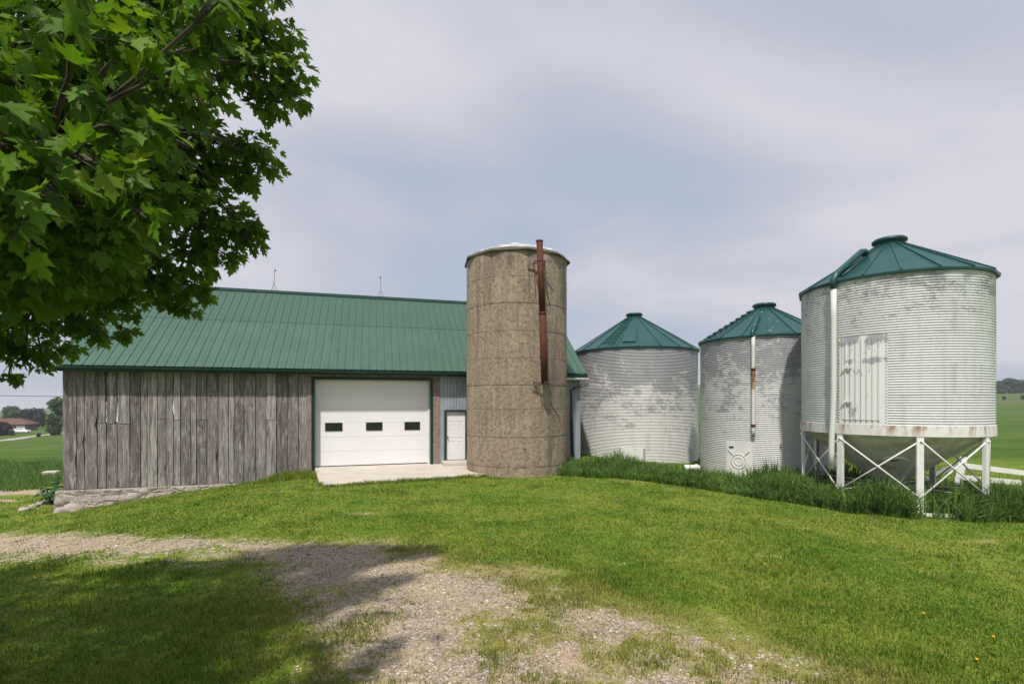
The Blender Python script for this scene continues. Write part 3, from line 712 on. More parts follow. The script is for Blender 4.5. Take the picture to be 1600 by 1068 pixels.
# rusty filler pipe with its brackets
def loc_s(px, py, Y): return (( (px-800)/F)*Y-SX, Y-SY, CAMZ+(HOR-py)/F*Y)
pt, pm, pb = loc_s(843, 376, 16.78), loc_s(847.5, 489, 16.80), loc_s(851, 599, 16.80)
mb = MB(); mb.tube([pb, pm], 0.122, 16).tube([pm, pt], 0.112, 16); pipe = mb.build('filler_pipe', M['rust'], silo)
MB().tube([Vector(pm)-Vector((0,0,0.05)), Vector(pm)+Vector((0,0,0.03))], 0.134, 16).build('pipe_collar', M['rust'], pipe)
MB().tube([Vector(pt)-Vector((0,0,0.06)), Vector(pt)], [0.115, 0.135], 16).build('pipe_collar', M['rust'], pipe)
for (bx, by, yy) in ((843.5, 408, 16.79), (851.5, 598, 16.80)):
    p = Vector(loc_s(bx, by, yy)); mb = MB()
    for sd_, ln in ((-1, 0.42), (1, 0.42)):
        q = p+Vector((sd_*0.16, 0, 0)); ys_ = -math.sqrt(max(0.1, SR**2-(q.x)**2))+0.05
        mb.beam((q.x, p.y-0.16, p.z), (q.x+sd_*0.05, ys_, p.z), 0.03, 0.05)
    mb.beam((p.x-0.42, p.y+0.16, p.z-0.06), (p.x+0.42, p.y+0.16, p.z+0.05), 0.04, 0.05)
    mb.tube([(p.x-0.15, p.y, p.z), (p.x, p.y-0.15, p.z+0.02), (p.x+0.15, p.y, p.z+0.03)], 0.014, 6)
    mb.build('pipe_bracket', M['brownpipe'], silo)
for a, b in (((834, 412), (838, 470)), ((846, 412), (862, 478))):
    mb = MB(); pa = Vector(loc_s(a[0], a[1], 16.95)); pb_ = Vector(loc_s(b[0], b[1], 17.0)); pb_.y = -math.sqrt(SR**2-pb_.x**2)-0.01
    mb.tube([pa, pb_], 0.010, 5); mb.build('stay_wire', M['rust'], silo)
mb = MB()
p0 = Vector(loc_s(838, 600, 17.0)); p1 = Vector(loc_s(834, 592, 17.1)); mb.tube([p0, p1], 0.06, 8)
mb.build('pulley', M['brownpipe'], silo)

# ------------------------------------------------------------------ corrugated bins
def wallpt(rad, dl, face, z):
    """point on a bin's wall, dl degrees to the right of the line to the camera"""
    t = face+R(dl); return Vector((rad*math.cos(t), rad*math.sin(t), z))
def corrugated(name, rad, z0, z1, m, parent, pitch=0.068, amp=0.0135, ns=112):
    nr = int((z1-z0)/pitch)*6; zs = np.linspace(z0, z1, nr+1); th = np.linspace(0, 2*math.pi, ns, endpoint=False)
    Z, TT = np.meshgrid(zs, th, indexing='ij')
    sheet = 0.006*np.floor((Z-z0)/0.82 % 2) + 0.004*(np.floor(TT*3.0+np.floor((Z-z0)/0.82)*0.5) % 2)
    rr = rad-0.01+amp*np.sin(2*math.pi*(Z-z0)/pitch)+sheet*0.6+0.010*(vnoise(TT*4, Z*0.8, 1.0, int(rad*10))-0.5)
    V = np.stack([rr*np.cos(TT), rr*np.sin(TT), Z], 2).reshape(-1, 3)
    ii = (np.arange(nr)[:, None]*ns+np.arange(ns)[None, :]); i1 = (np.arange(nr)[:, None]*ns+(np.arange(ns)[None, :]+1) % ns)
    q = np.stack([ii.ravel(), i1.ravel(), (i1+ns).ravel(), (ii+ns).ravel()], 1)
    return np_mesh(name, V, q, np.full(len(q), 4), m, {'high': ((Z-z0)/(z1-z0)).ravel(), 'seam': np.exp(-((np.abs(((TT*3.0+0.5*(np.floor((Z-z0)/0.82) % 2)) % 1.0)-0.5)*rad/3.0)/0.02)**2).ravel()+0.8*np.exp(-((((Z-z0) % 0.82)-0.41)/0.012)**2).ravel()*0}, parent)
def cone_roof(root, rad, ez, top, npan, m, ph, rcap=0.36):
    ov = 0.09; r0, r1 = rad+ov, rcap; z0, z1 = ez-0.035, top-0.22
    mb = MB(); mb.lathe([(rad-0.02, z0-0.05), (r0, z0-0.06), (r0+0.01, z0), (r1, z1)], npan, smooth=False, ph=ph)
    rfo = mb.build('cone_roof', m, root)
    mb = MB()
    for k in range(npan):
        t = 2*math.pi*k/npan+ph; c, s = math.cos(t), math.sin(t)
        mb.beam((r0*c, r0*s, z0+0.014), (r1*c, r1*s, z1+0.014), 0.034, 0.05)
    mb.build('roof_rib', m, rfo)
    mb = MB(); mb.lathe([(r1+0.02, z1-0.02), (r1+0.02, z1+0.11), (r1+0.07, z1+0.11), (r1+0.075, top-0.04), (r1+0.03, top), (0.01, top+0.02)], 32); mb.build('roof_cap', m, rfo)
    return rfo, (r0, z0, r1, z1)
def roof_pt(g, t, f, lift=0.0):
    r0, z0, r1, z1 = g; r = r0+(r1-r0)*f; return Vector((r*math.cos(t), r*math.sin(t), z0+(z1-z0)*f+lift))
def arc_panel(mb, rad, face, d0, d1, z0, z1, th, n=8, ribs=0):
    vs = []; fs = []
    for i in range(n+1):
        dl = d0+(d1-d0)*i/n; rib = (0.02 if ribs and i % 2 else 0)
        for rr in (rad, rad+th+rib):
            for z in (z0, z1): vs.append(wallpt(rr, dl, face, z))
    for i in range(n):
        a = i*4; b = a+4
        fs += [(a+2, b+2, b+3, a+3), (a+1, a+3, b+3, b+1), (a, b, b+2, a+2)]
    fs += [(0, 2, 3, 1), (n*4, n*4+1, n*4+3, n*4+2)]
    mb.add(vs, fs)

M['binA'] = m_paintbin('worn_white_bin', 1.0, 0.705, 0.765, (0.67,0.665,0.65)); M['binB'] = m_paintbin('streaked_white_bin', 2.3, 0.745, 0.80); M['binC'] = m_paintbin('cleaner_white_bin', 4.1, 0.82, 0.90, (0.68,0.69,0.695))
M['rfA'] = m_binroof('teal_bin_roof', 0.80); M['rfB'] = m_binroof('chipped_teal_roof', 0.665); M['rfC'] = m_binroof('glossy_teal_roof', 0.77)

def ladder(root, g, t, width, n, f0, f1, m):
    mb = MB(); w = Vector((-math.sin(t), math.cos(t), 0))
    for i in range(n):
        f = f0+(f1-f0)*i/(n-1); p = roof_pt(g, t, f, 0.075)
        hw = width*(1-0.45*f)/2
        mb.beam(p-w*hw, p+w*hw, 0.045, 0.05)
        for sg in (-1, 1): mb.beam(p+w*hw*sg*0.92, p+w*hw*sg*0.92-Vector((0,0,0.085)), 0.03, 0.03)
    mb.build('roof_ladder', m, root)

# bin beside the barn
BX, BY, BR = 6.44, 25.45, 3.14
face = math.atan2(-BY, -BX); gz_ = float(H(BX, BY))
binA = tag(empty('grain_bin', (BX, BY, 0)), 'widest corrugated grain bin, its white paint worn to grey, right beside the barn and silo', 'grain bin', 'corrugated grain bins in a row')
corrugated('bin_wall', BR, -0.5, 5.22, M['binA'], binA, ns=128)
ra, ga = cone_roof(binA, BR, 5.22, 7.24, 20, M['rfA'], face+R(4))
ladder(ra, ga, face+R(4-27), 0.62, 9, 0.10, 0.88, M['rfA'])
mb = MB(); p = roof_pt(ga, face+R(-5), 0.27, 0.03); arcw = 0.28
mb.beam(roof_pt(ga, face+R(-5), 0.12, 0.03), roof_pt(ga, face+R(-5), 0.42, 0.03), 0.62, 0.03); mb.build('roof_hatch', M['rfA'], ra)
mb = MB(); arc_panel(mb, BR, face, -11.0, 7.2, -0.45, 0.48, 0.02); hA = mb.build('bin_hatch', M['hatch'], binA)
for da_, db_ in ((7.4, 9.0), (-12.6, -11.2)):
    mb = MB(); arc_panel(mb, BR, face, da_, db_, -0.45, 0.47, 0.03, 2); mb.build('hatch_frame', M['zinc2'], hA)

# middle bin
CX, CY, CR = 10.18, 19.5, 2.41
face = math.atan2(-CY, -CX)
binB = tag(empty('grain_bin', (CX, CY, 0)), 'middle grain bin with a rusty spout pipe and a white square hatch with pressed ring', 'grain bin', 'corrugated grain bins in a row')
corrugated('bin_wall', CR, -0.5, 5.07, M['binB'], binB)
rb, gb = cone_roof(binB, CR, 5.07, 6.55, 18, M['rfB'], face+R(3))
ladder(rb, gb, face+R(3-55), 0.58, 8, 0.08, 0.86, M['rfB'])
mb = MB(); t = face+R(-9); 
mb.tube([roof_pt(gb, t, 0.62, 0.10), roof_pt(gb, t, 0.3, 0.12), roof_pt(gb, t, 0.03, 0.10), wallpt(CR+0.09, -8.5, face, 4.95)], 0.075, 10); mb.build('roof_spout', M['rfB'], rb)
mb = MB(); zz = [5.0, 4.6, 4.2, 3.75, 3.70, 3.5, 3.3, 3.1, 2.8, 2.4, 2.0, 1.6, 1.35]
mb.tube([wallpt(CR+0.075, -8.2, face, z) for z in zz], 0.065, 10)
for i, z in enumerate(zz):
    v = 0.30 if z > 3.8 else (0.98 if z > 3.45 else (0.80 if z > 2.9 else (0.45 if z > 2.5 else 0.25)))
    for k in range(10): mb.t[i*10+k] = v
sp_ = mb.build('spout_pipe', M['rustwhite'], binB)
for z in (3.78, 1.75):
    mb = MB(); mb.tube([wallpt(CR+0.075, -8.2, face, z-0.05), wallpt(CR+0.075, -8.2, face, z+0.05)], 0.078, 10); mb.build('pipe_collar', M['rust'], sp_)
mb = MB(); arc_panel(mb, CR, face, -31.5, -8.6, -0.45, 1.17, 0.025, 10); hB = mb.build('bin_hatch', M['white'], binB)
mb = MB(); cc = wallpt(CR+0.03, -20, face, 0.42); tn = Vector((-math.sin(face+R(-20)), math.cos(face+R(-20)), 0))
for rr in (0.26, 0.15): mb.tube([cc+tn*rr*math.cos(a)+Vector((0,0,rr*math.sin(a))) for a in np.linspace(0, 2*math.pi, 25)], 0.014, 6, False)
for a in (45, 135): mb.tube([cc+tn*0.30*math.cos(R(a))+Vector((0,0,0.30*math.sin(R(a)))), cc+tn*0.62*math.cos(R(a))*0.9+Vector((0,0,0.62*math.sin(R(a))))], 0.012, 6)
mb.build('pressed_ring', M['white'], hB)
mb = MB(); pp = wallpt(CR+0.05, -28.5, face, 0.93); mb.beam(pp-tn*0.0, pp+tn*0.17, 0.03, 0.045); mb.build('hatch_handle', M['black'], hB)
mb = MB(); pp = wallpt(CR, 12.5, face, 1.10); o = wallpt(1, 12.5, face, 0); o.z = 0; mb.tube([pp, pp+o*0.07], 0.035, 8).tube([pp+o*0.05, pp+o*0.06-Vector((0,0,0.09))], 0.02, 6); mb.build('wall_bracket', M['zinc2'], binB)

# hopper bin on legs
HX, HY, HR = 11.29, 14.46, 2.26
face = math.atan2(-HY, -HX); gh = -0.32
hop = tag(empty('hopper_bin', (HX, HY, 0)), 'white corrugated hopper bin raised on cross braced legs with a panel door', 'hopper bin', 'corrugated grain bins in a row')
Z0, Z1 = 1.98, 6.05
corrugated('bin_wall', HR, Z0, Z1, M['binC'], hop, amp=0.0155, ns=128)
rc, gc = cone_roof(hop, HR, Z1, 7.47, 18, M['rfC'], face+R(6))
# band
zs_ = [1.72, 1.74, 1.85, 1.97, 1.99]; mbz = MB(); mbz.lathe([(HR-0.05, 1.72), (HR+0.028, 1.72), (HR+0.028, 1.85), (HR+0.028, 1.985), (HR-0.02, 1.985)], 96, smooth=False)
bd = mbz.build('ring_beam', M['band'], hop); at = bd.data.attributes.new('high', 'FLOAT', 'POINT'); at.data.foreach_set('value', [min(1, max(0, (v.co.z-1.72)/0.26)) for v in bd.data.vertices])
mb = MB()
mb.lathe([(HR-0.02, 1.74), (0.26, 0.20), (0.24, 0.02), (0.20, 0.02)], 48); co_ = mb.build('hopper_cone', M['hopper'], hop)
mb = MB()
for k in range(16):
    t = 2*math.pi*k/16+0.1; c, s = math.cos(t), math.sin(t); mb.beam(((HR-0.03)*c, (HR-0.03)*s, 1.735), (0.27*c, 0.27*s, 0.215), 0.03, 0.012)
mb.build('cone_seam', M['hopper'], co_)
f_ = 0.50; cr = HR-0.02+(0.26-HR+0.02)*f_; cz = 1.74+(0.20-1.74)*f_
dirc = wallpt(1, 6, face, 0); slopev = (Vector((dirc.x, dirc.y, 0))*(HR-0.28)+Vector((0,0,1.54))).normalized(); tn = Vector((-dirc.y, dirc.x, 0)); nn = tn.cross(slopev).normalized()
if nn.dot(dirc) < 0: nn = -nn
c0 = Vector((dirc.x*cr, dirc.y*cr, cz))
mb = MB(); ring = [c0+tn*0.30*math.cos(a)+slopev*0.24*math.sin(a) for a in np.linspace(0, 2*math.pi, 28, endpoint=False)]
vs = [p-nn*0.03 for p in ring]+[p+nn*0.035 for p in ring]
mb.add(vs, [tuple(range(28, 56))]+[(i, (i+1) % 28, 28+(i+1) % 28, 28+i) for i in range(28)]); mh = mb.build('manhole_cover', M['white'], co_)
mb = MB(); mb.beam(c0+nn*0.05-tn*0.10+slopev*0.08, c0+nn*0.05+tn*0.06+slopev*0.13, 0.03, 0.03); mb.build('cover_latch', M['rust'], mh)
# legs, braces and pads
LA = [16+45*k for k in range(8)]; LRr = HR-0.02
def lp(k, z, dr=0.0): return wallpt(LRr+dr, LA[k % 8], face, z)
for k in range(8):
    t = face+R(LA[k]); gzz = float(H(HX+LRr*math.cos(t), HY+LRr*math.sin(t)))
    mb = MB(); rad = Vector((math.cos(t), math.sin(t), 0)); tg_ = Vector((-math.sin(t), math.cos(t), 0))
    a, b = lp(k, gzz+0.02), lp(k, 1.715)
    # channel section: web and two flanges
    mb.beam(a+rad*0.03, b+rad*0.03, 0.15, 0.012, up=rad)
    for sg in (-1, 1): mb.beam(a+tg_*0.072*sg-rad*0.012, b+tg_*0.072*sg-rad*0.012, 0.012, 0.072, up=rad)
    mb.box((a.x-0.12, a.y-0.12, gzz-0.12), (a.x+0.12, a.y+0.12, gzz+0.03))
    mb.build('leg', M['legwhite'], hop)
for k in range(8):
    mb = MB(); t0, t1 = lp(k, 1.62, 0.05), lp(k+1, 1.62, 0.05); b0_, b1_ = lp(k, 0.15, 0.05), lp(k+1, 0.15, 0.05); off = (t0+t1); off.z = 0; off = off.normalized()*0.014
    mb.tube([t0+off, b1_+off], 0.021, 8); mb.build('cross_brace', M['legwhite'], hop)
    mb = MB(); mb.tube([t1-off, b0_-off], 0.021, 8); mb.build('cross_brace', M['legwhite'], hop)
for k in range(8):
    mb = MB(); mb.tube([lp(k, 0.16), Vector((0, 0, 0.16))], 0.014, 6); mb.build('tie_rod', M['legwhite'], hop)
mb = MB(); mb.lathe([(LRr-0.08, -0.6), (LRr-0.08, -0.235), (LRr+0.10, -0.235), (LRr+0.10, -0.6)], 48, smooth=False); mb.build('base_ring', M['legwhite'], hop)
# panel door
mb = MB(); arc_panel(mb, HR-0.004, face, -29.8, -0.9, 1.99, 4.40, 0.014, 12); fr_ = mb.build('door_frame', M['hatch'], hop)
at = fr_.data.attributes.new('high', 'FLOAT', 'POINT'); at.data.foreach_set('value', [0.1+0.4*(v.co.z > 4) for v in fr_.data.vertices])
# ribbed leaf: build as flat strips with narrow raised ribs
mb = MB(); dA, dB = -27.3, -5.0; nrib = 7; zt = 4.33
for i in range(nrib):
    a = dA+(dB-dA)*i/nrib; b = dA+(dB-dA)*(i+1)/nrib
    arc_panel(mb, HR+0.016, face, a, b-0.75, 2.12, zt, 0.006, 4); arc_panel(mb, HR+0.016, face, b-0.75, b, 2.12, zt, 0.034, 2)
dr = mb.build('panel_door', M['hatch'], hop); at = dr.data.attributes.new('high', 'FLOAT', 'POINT'); at.data.foreach_set('value', [min(1, max(0, (v.co.z-3.2)/0.9)) for v in dr.data.vertices])
for z in (3.55, 2.62):
    mb = MB(); mb.beam(wallpt(HR+0.075, -26, face, z), wallpt(HR+0.075, -20.5, face, z+0.01), 0.03, 0.05); mb.beam(wallpt(HR+0.055, -23.4, face, z-0.07), wallpt(HR+0.055, -23.2, face, z+0.07), 0.03, 0.05); mb.build('hinge', M['legwhite'], dr)
for z in np.arange(2.08, 4.36, 0.085):
    for dl in (-29.2, -1.6):
        mb = MB(); p = wallpt(HR+0.008, dl, face, z); o = wallpt(1, dl, face, 0).normalized(); mb.tube([p, p+o*0.022], 0.012, 6); mb.build('rivet', M['zinc2'], fr_)
# filler tube
mb = MB(); t = face+R(-31.3)
rp = [roof_pt(gc, t, 0.66, 0.05), roof_pt(gc, t, 0.63, 0.20), roof_pt(gc, t, 0.57, 0.25), roof_pt(gc, t, 0.30, 0.20), roof_pt(gc, t, 0.05, 0.16), wallpt(HR+0.15, -31.3, face, Z1-0.03), wallpt(HR+0.13, -31.3, face, Z1-0.25)]
mb.tube(rp, 0.085, 12); ft = mb.build('roof_tube', M['rfC'], rc)
mb = MB(); mb.tube([roof_pt(gc, t+R(3), 0.60, 0.03), roof_pt(gc, t+R(3), 0.06, 0.05)], 0.035, 8); mb.build('vent_tube', M['rfC'], rc)
mb = MB(); zz = [5.84, 5.0, 4.2, 3.4, 3.0, 2.7, 2.2, 1.7, 1.2, 0.72]
mb.tube([wallpt(HR+0.12+(0.02 if z < 2 else 0), -31.3-1.6*max(0, (3.0-z)/2.3), face, z) for z in zz], 0.073, 12)
for i, z in enumerate(zz):
    for k in range(12): mb.t[i*12+k] = 0.22 if z > 3.2 else 0.52 if z > 2.5 else 0.48
mb.build('downpipe', M['rustwhite'], hop)

# ------------------------------------------------------------------ white pasture fence behind the hopper bin
fz = lambda x, y: float(H(x, y))
P0 = Vector((13.6, 15.0, 0)); 
def at_px(px, py, Y): return Vector(((px-800)/F*Y, Y, CAMZ+(HOR-py)/F*Y))
fence = tag(empty('pasture_fence', (15.0, 16.0, fz(15, 16))), 'low white two rail board fence with a leaning post behind the hopper bin', 'fence')
def fpart(mb, name):
    o = mb.build(name, M['white'], None, bevel=0.006); o.parent = fence; o.matrix_parent_inverse = Matrix.Translation(-Vector(fence.location)); return o
for ya, yb in ((726.5, 737.5), (745.5, 753.5)):
    mb = MB(); mb.beam(at_px(1502, ya, 16.2), at_px(1850, ya+(yb-ya)*3.9, 16.0), 0.035, 0.17); fpart(mb, 'rail')
mb = MB(); a = at_px(1494, 757, 16.1); a.z = fz(a.x, a.y)-0.1; mb.beam(a, at_px(1506, 714, 16.25), 0.15, 0.15); fpart(mb, 'post')
for px in (1690, 1845):
    mb = MB(); a = at_px(px, 757, 16.15); a.z = fz(a.x, a.y)-0.2; b = Vector((a.x+0.02, a.y, 0.95)); mb.beam(a, b, 0.13, 0.13); fpart(mb, 'post')
mb = MB(); mb.beam(at_px(1502, 722, 16.4), at_px(1400, 772, 18.5), 0.035, 0.17); fpart(mb, 'brace_rail')

# ------------------------------------------------------------------ small things by the buildings
def rock(name, p, r, m, seed, sq=0.7, label=None, cat='rock', group=None, stretch=1.3, rz=0.0):
    bm = bmesh.new(); bmesh.ops.create_icosphere(bm, subdivisions=3, radius=1.0); rg = random.Random(seed)
    ph = [rg.uniform(0, 9) for _ in range(6)]
    for v in bm.verts:
        c = v.co; k = 1+0.17*math.sin(c.x*2.3+ph[0])*math.cos(c.y*2.1+ph[1])+0.10*math.sin(c.z*4+ph[2]+c.x*3)+0.05*math.sin(c.y*9+ph[3])
        v.co = Vector((c.x*r*stretch*k, c.y*r*k, c.z*r*sq*k))
    me = bpy.data.meshes.new(name); bm.to_mesh(me); bm.free(); me.materials.append(m); me.polygons.foreach_set('use_smooth', [True]*len(me.polygons))
    o = bpy.data.objects.new(name, me); C.objects.link(o); o.location = p; o.rotation_euler = (0, 0, rz); tag(o, label, cat, group); return o
stones = [(742, 745, 0.13, 'small flat stone at the left front foot of the concrete silo'), (784, 744, 0.17, 'low buried stone at the middle of the silo base'),
          (826, 741.5, 0.15, 'palest rounded stone at the silo base, left of a pair'), (841, 741.5, 0.15, 'tan stone right beside the palest stone at the silo base'),
          (857, 741, 0.18, 'wide flat stone at the right front of the silo base'), (886, 735, 0.16, 'stone where the silo base meets the tall weeds')]
for i, (px, py, r, lb) in enumerate(stones):
    p = unproj(px, py); p.z += 0.03; rock('rock', p, r, M['stone'], i+3, 0.62, lb, 'rock', 'stones around the silo base', 1.35, i*0.6)
for i, (px, py, r, lb) in enumerate([(117, 797, 0.30, 'pale boulder leaning against the barn foundation corner'), (96, 799, 0.17, 'grey stone left of the pale boulder at the barn corner'), (52, 792, 0.16, 'flat stone edging the straw patch near the barn'), (38, 797, 0.15, 'leftmost flat stone of the row by the straw patch'), (66, 787, 0.14, 'stone nearest the leafy plant in the row by the straw')]):
    p = unproj(px, py); p.z += 0.02; rock('rock', p, r, M['stone'], i+20, 0.7, lb, 'rock', 'stones at the barn corner', 1.3, i)
p = unproj(80, 744); mb = MB(); mb.box((-0.35, -0.2, -0.1), (0.35, 0.2, 0.32)); o = mb.build('concrete_block', M['concrete'], None, p, bevel=0.03); o.rotation_euler = (0.06, 0, 0.3); tag(o, 'grey concrete block in long grass left of the barn', 'concrete block')
p = at_px(1081, 731, 17.6); mb = MB()
zg = fz(p.x, p.y); mb.tube([(-0.30,0,0), (0.0,0.02,0.01), (0.28,0.0,0.0)], 0.11, 12).tube([(0.16,0,0), (0.16,0.02,0.14)], 0.07, 10).tube([(-0.2,0,0), (-0.2,0.02,0.12)], 0.06, 10)
mb.tube([(0,0,-0.05), (0,0,zg-p.z-0.05)], 0.04, 8)
tag(mb.build('drain_pipe', M['white'], None, p), 'short white plastic pipe fitting above the weeds between the two ground bins', 'pipe')
# leafy plant at the barn corner
def leafy(name, p, n, r, hgt, m, label, cat='plant'):
    root = tag(empty(name, p), label, cat); vs = []; fs = []; rn = []
    rg = random.Random(int(p.x*100)); mbs = MB()
    for i in range(n):
        a = rg.uniform(0, 6.28); rr = r*math.sqrt(rg.random()); hz = hgt*rg.uniform(0.25, 1)*(1-0.4*rr/r)
        c = Vector((rr*math.cos(a), rr*math.sin(a), hz)); mbs.tube([(0.3*c.x, 0.3*c.y, 0), c], 0.008, 4)
        L_ = rg.uniform(0.14, 0.26); out = Vector((math.cos(a), math.sin(a), rg.uniform(-0.5, 0.2))).normalized(); sd_ = out.cross(Vector((0,0,1))).normalized()
        b = len(vs)
        for (f, wv, dz) in ((0,0,0), (0.35,0.42,0.02), (0.35,-0.42,0.02), (0.75,0.30,-0.02), (0.75,-0.30,-0.02), (1.0,0,-0.07)): vs.append(tuple(c+out*L_*f+sd_*L_*wv+Vector((0,0,dz))))
        fs += [(b,b+1,b+3,b+5,b+4,b+2)]; rn += [rg.random()]*6
    mbs.build('stem', m, root)
    me = bpy.data.meshes.new('leaves'); me.from_pydata(vs, [], fs); at = me.attributes.new('rnd', 'FLOAT', 'POINT'); at.data.foreach_set('value', rn); me.materials.append(m)
    o = bpy.data.objects.new('leaves', me); C.objects.link(o); o.parent = root; return root
M['plant'] = m_foliage('plant_leaf', (0.02,0.06,0.02), (0.07,0.15,0.06))
p = unproj(86, 786); leafy('burdock', p, 70, 0.42, 0.95, M['plant'], 'broad leaved green plant growing against the barn foundation corner')
# dandelions in the lawn
M['yellow'] = weathered('yellow_petal', (0.75,0.48,0.02), (0.6,0.35,0.01), 0.7, 9)
dl_where = [(1195, 889, 'dandelion flower nearest the gravel, in the pale grass'), (1443, 968, 'dandelion at the lower right of the lawn, left of two others'), (1552, 1006, 'dandelion closest to the right edge of the lawn'), (1526, 1043, 'dandelion nearest the bottom right corner of the lawn'), (1116, 851, 'dandelion farthest back on the lawn, before the bins')]
dproto = None
for px, py, lb in dl_where:
    p = unproj(px, py); 
    if dproto is None:
        d = empty('dandelion', p); mb = MB(); mb.tube([(0,0,0), (0.006,0,0.04), (0.003,0,0.078)], 0.0035, 5); mb.build('stem', M['plant'], d)
        mb = MB(); mb.lathe([(0.003,0.073), (0.011,0.079), (0.015,0.085), (0.009,0.091), (0.001,0.092)], 10); mb.build('flower_head', M['yellow'], d); dproto = d; kids = list(d.children)
    else:
        d = dproto.copy(); C.objects.link(d); d.location = p
        for ch in kids: c = ch.copy(); C.objects.link(c); c.parent = d
    tag(d, lb, 'dandelion', 'dandelions in the lawn')
# overhead wire on the left
mb = MB(); a = Vector(wl(0.05, 1.2)+(0,)); a.z = CAMZ+(HOR-619.5)/F*a.y; b = Vector((-42.0, 30.0, 0)); b.z = CAMZ+(HOR-606)/F*b.y
mb.tube([a.lerp(b, i/10)-Vector((0,0,0.35*4*(i/10)*(1-i/10)*0.3)) for i in range(11)], 0.013, 6)
tag(mb.build('overhead_wire', M['black']), 'black overhead wire running left from the barn corner', 'wire')

# ------------------------------------------------------------------ grass, weeds, gravel
def blades(name, X, Y, hgt, wid, m, seg=2, lean=0.5, rnd=None, label=None):
    n = len(X); Z = H(X, Y)-0.008; a = RNG.uniform(0, 2*math.pi, n); la = RNG.uniform(0, 2*math.pi, n)
    ln = np.abs(RNG.normal(0, lean, n)); wx, wy = np.cos(a), np.sin(a); lx, ly = np.cos(la)*ln, np.sin(la)*ln
    rows = []; 
    for j in range(seg):
        f = j/seg; wv = wid*(1-0.55*f)/2; cx = X+lx*hgt*f*f; cy = Y+ly*hgt*f*f; cz = Z+hgt*f*(1-0.22*ln*f)
        rows.append(np.stack([cx-wx*wv, cy-wy*wv, cz], 1)); rows.append(np.stack([cx+wx*wv, cy+wy*wv, cz], 1))
    rows.append(np.stack([X+lx*hgt, Y+ly*hgt, Z+hgt*np.clip(1-0.3*ln, 0.25, 1)], 1))
    k = 2*seg+1; V = np.stack(rows, 1).reshape(-1, 3); base = np.arange(n)*k
    parts = []; sizes = []
    for j in range(seg-1): parts.append(np.stack([base+2*j, base+2*j+1, base+2*j+3, base+2*j+2], 1)); 
    tri = np.stack([base+2*seg-2, base+2*seg-1, base+2*seg], 1)
    loops = np.concatenate([p.ravel() for p in parts]+[tri.ravel()]); sizes = np.concatenate([np.full(n*(seg-1), 4), np.full(n, 3)])
    rn = RNG.random(n) if rnd is None else rnd
    o = np_mesh(name, V, loops, sizes, m, {'rnd': np.repeat(rn, k)}, smooth=True)
    at = o.data.attributes.new('dry', 'FLOAT', 'POINT'); at.data.foreach_set('value', np.repeat(dry_mask(X, Y), k).astype(np.float32))
    tag(o, label, kind='stuff'); o['category'] = 'grass'; return o
apron_poly = ap
def inside_solid(x, y):
    m = np.hypot(x-SX, y-SY) < SR+0.02; m |= np.hypot(x-BX, y-BY) < BR; m |= np.hypot(x-CX, y-CY) < CR
    lx = (x-AX)*ux+(y-AY)*uy; ly = (x-AX)*vx+(y-AY)*vy
    m |= (lx > -0.1) & (lx < L) & (ly > -0.15)
    return m | in_poly(x, y, apron_poly)
nb = 450000
ang = RNG.uniform(-R(52), R(52), nb); dd = 2.3*np.exp(RNG.random(nb)*math.log(30/2.3))
bx, by = dd*np.sin(ang)*1.0, dd*np.cos(ang)
gm = gravel_mask(bx, by)+1.6*(vnoise(bx, by, 1.6, 11)*0.4+vnoise(bx, by, 4.5, 12)*0.35+vnoise(bx, by, 11, 13)*0.25-0.5)
dm = dirt_mask(bx, by)+0.9*(vnoise(bx, by, 5, 15)*0.6+vnoise(bx, by, 13, 16)*0.4-0.5)
keep = (RNG.random(nb) > sstep(0.30, 0.85, gm)*0.94) & (RNG.random(nb) > sstep(0.3, 0.65, dm)*0.7) & ~inside_solid(bx, by) & (by > 1.2)
bx, by, dd = bx[keep], by[keep], dd[keep]; gmk = gm[keep]
hh = RNG.uniform(0.020, 0.056, len(bx))*(1+0.55*vnoise(bx, by, 0.8, 21)+0.9*sstep(0.60, 0.75, vnoise(bx, by, 1.6, 23)*0.7+vnoise(bx, by, 5, 24)*0.3))*(1-0.35*sstep(0.1, 0.5, gmk)); ww = 0.0048+0.0012*dd
# longer fringe along the apron and walls
da = dist_poly(bx, by, apron_poly); lxw = (bx-AX)*vx+(by-AY)*vy
hh = hh*(1+1.7*np.exp(-(da/0.22)**2)*RNG.random(len(bx)))*(1+1.2*np.exp(-(np.abs(lxw)/0.3)**2)*RNG.random(len(bx)))
blades('lawn_grass', bx, by, hh, ww, M['blade'], 2, 0.55, label='short sunlit lawn grass around the barn and bins')
# fringe tufts in front of the apron, and the rough mound left of it
fx, fy, fh = [], [], []
edge = [Vector((x, y)) for x, y in ap[1:6]]
for i in range(len(edge)-1):
    a, b = edge[i], edge[i+1]; nn_ = int((b-a).length*420); t = RNG.random(nn_); q = np.abs(RNG.normal(0, 0.09, nn_))
    d = (b-a).normalized(); nrm = Vector((d.y, -d.x)); fx.append(a.x+(b.x-a.x)*t+nrm.x*(q-0.03)); fy.append(a.y+(b.y-a.y)*t+nrm.y*(q-0.03)); fh.append(RNG.uniform(0.05, 0.17, nn_)*(0.5+vnoise(t*9+i*5, t*0, 1.0, 3)))
mcx, mcy = unproj(452, 747)[:2]; n_ = 2600; mxx = mcx+RNG.normal(0, 0.75, n_); myy = mcy+RNG.normal(0, 0.4, n_); fx.append(mxx); fy.append(myy); fh.append(RNG.uniform(0.14, 0.40, n_)*np.exp(-((mxx-mcx)/1.2)**2))
fx, fy, fh = map(np.concatenate, (fx, fy, fh)); k_ = ~inside_solid(fx, fy) | (dist_poly(fx, fy, apron_poly) < 0.05); 
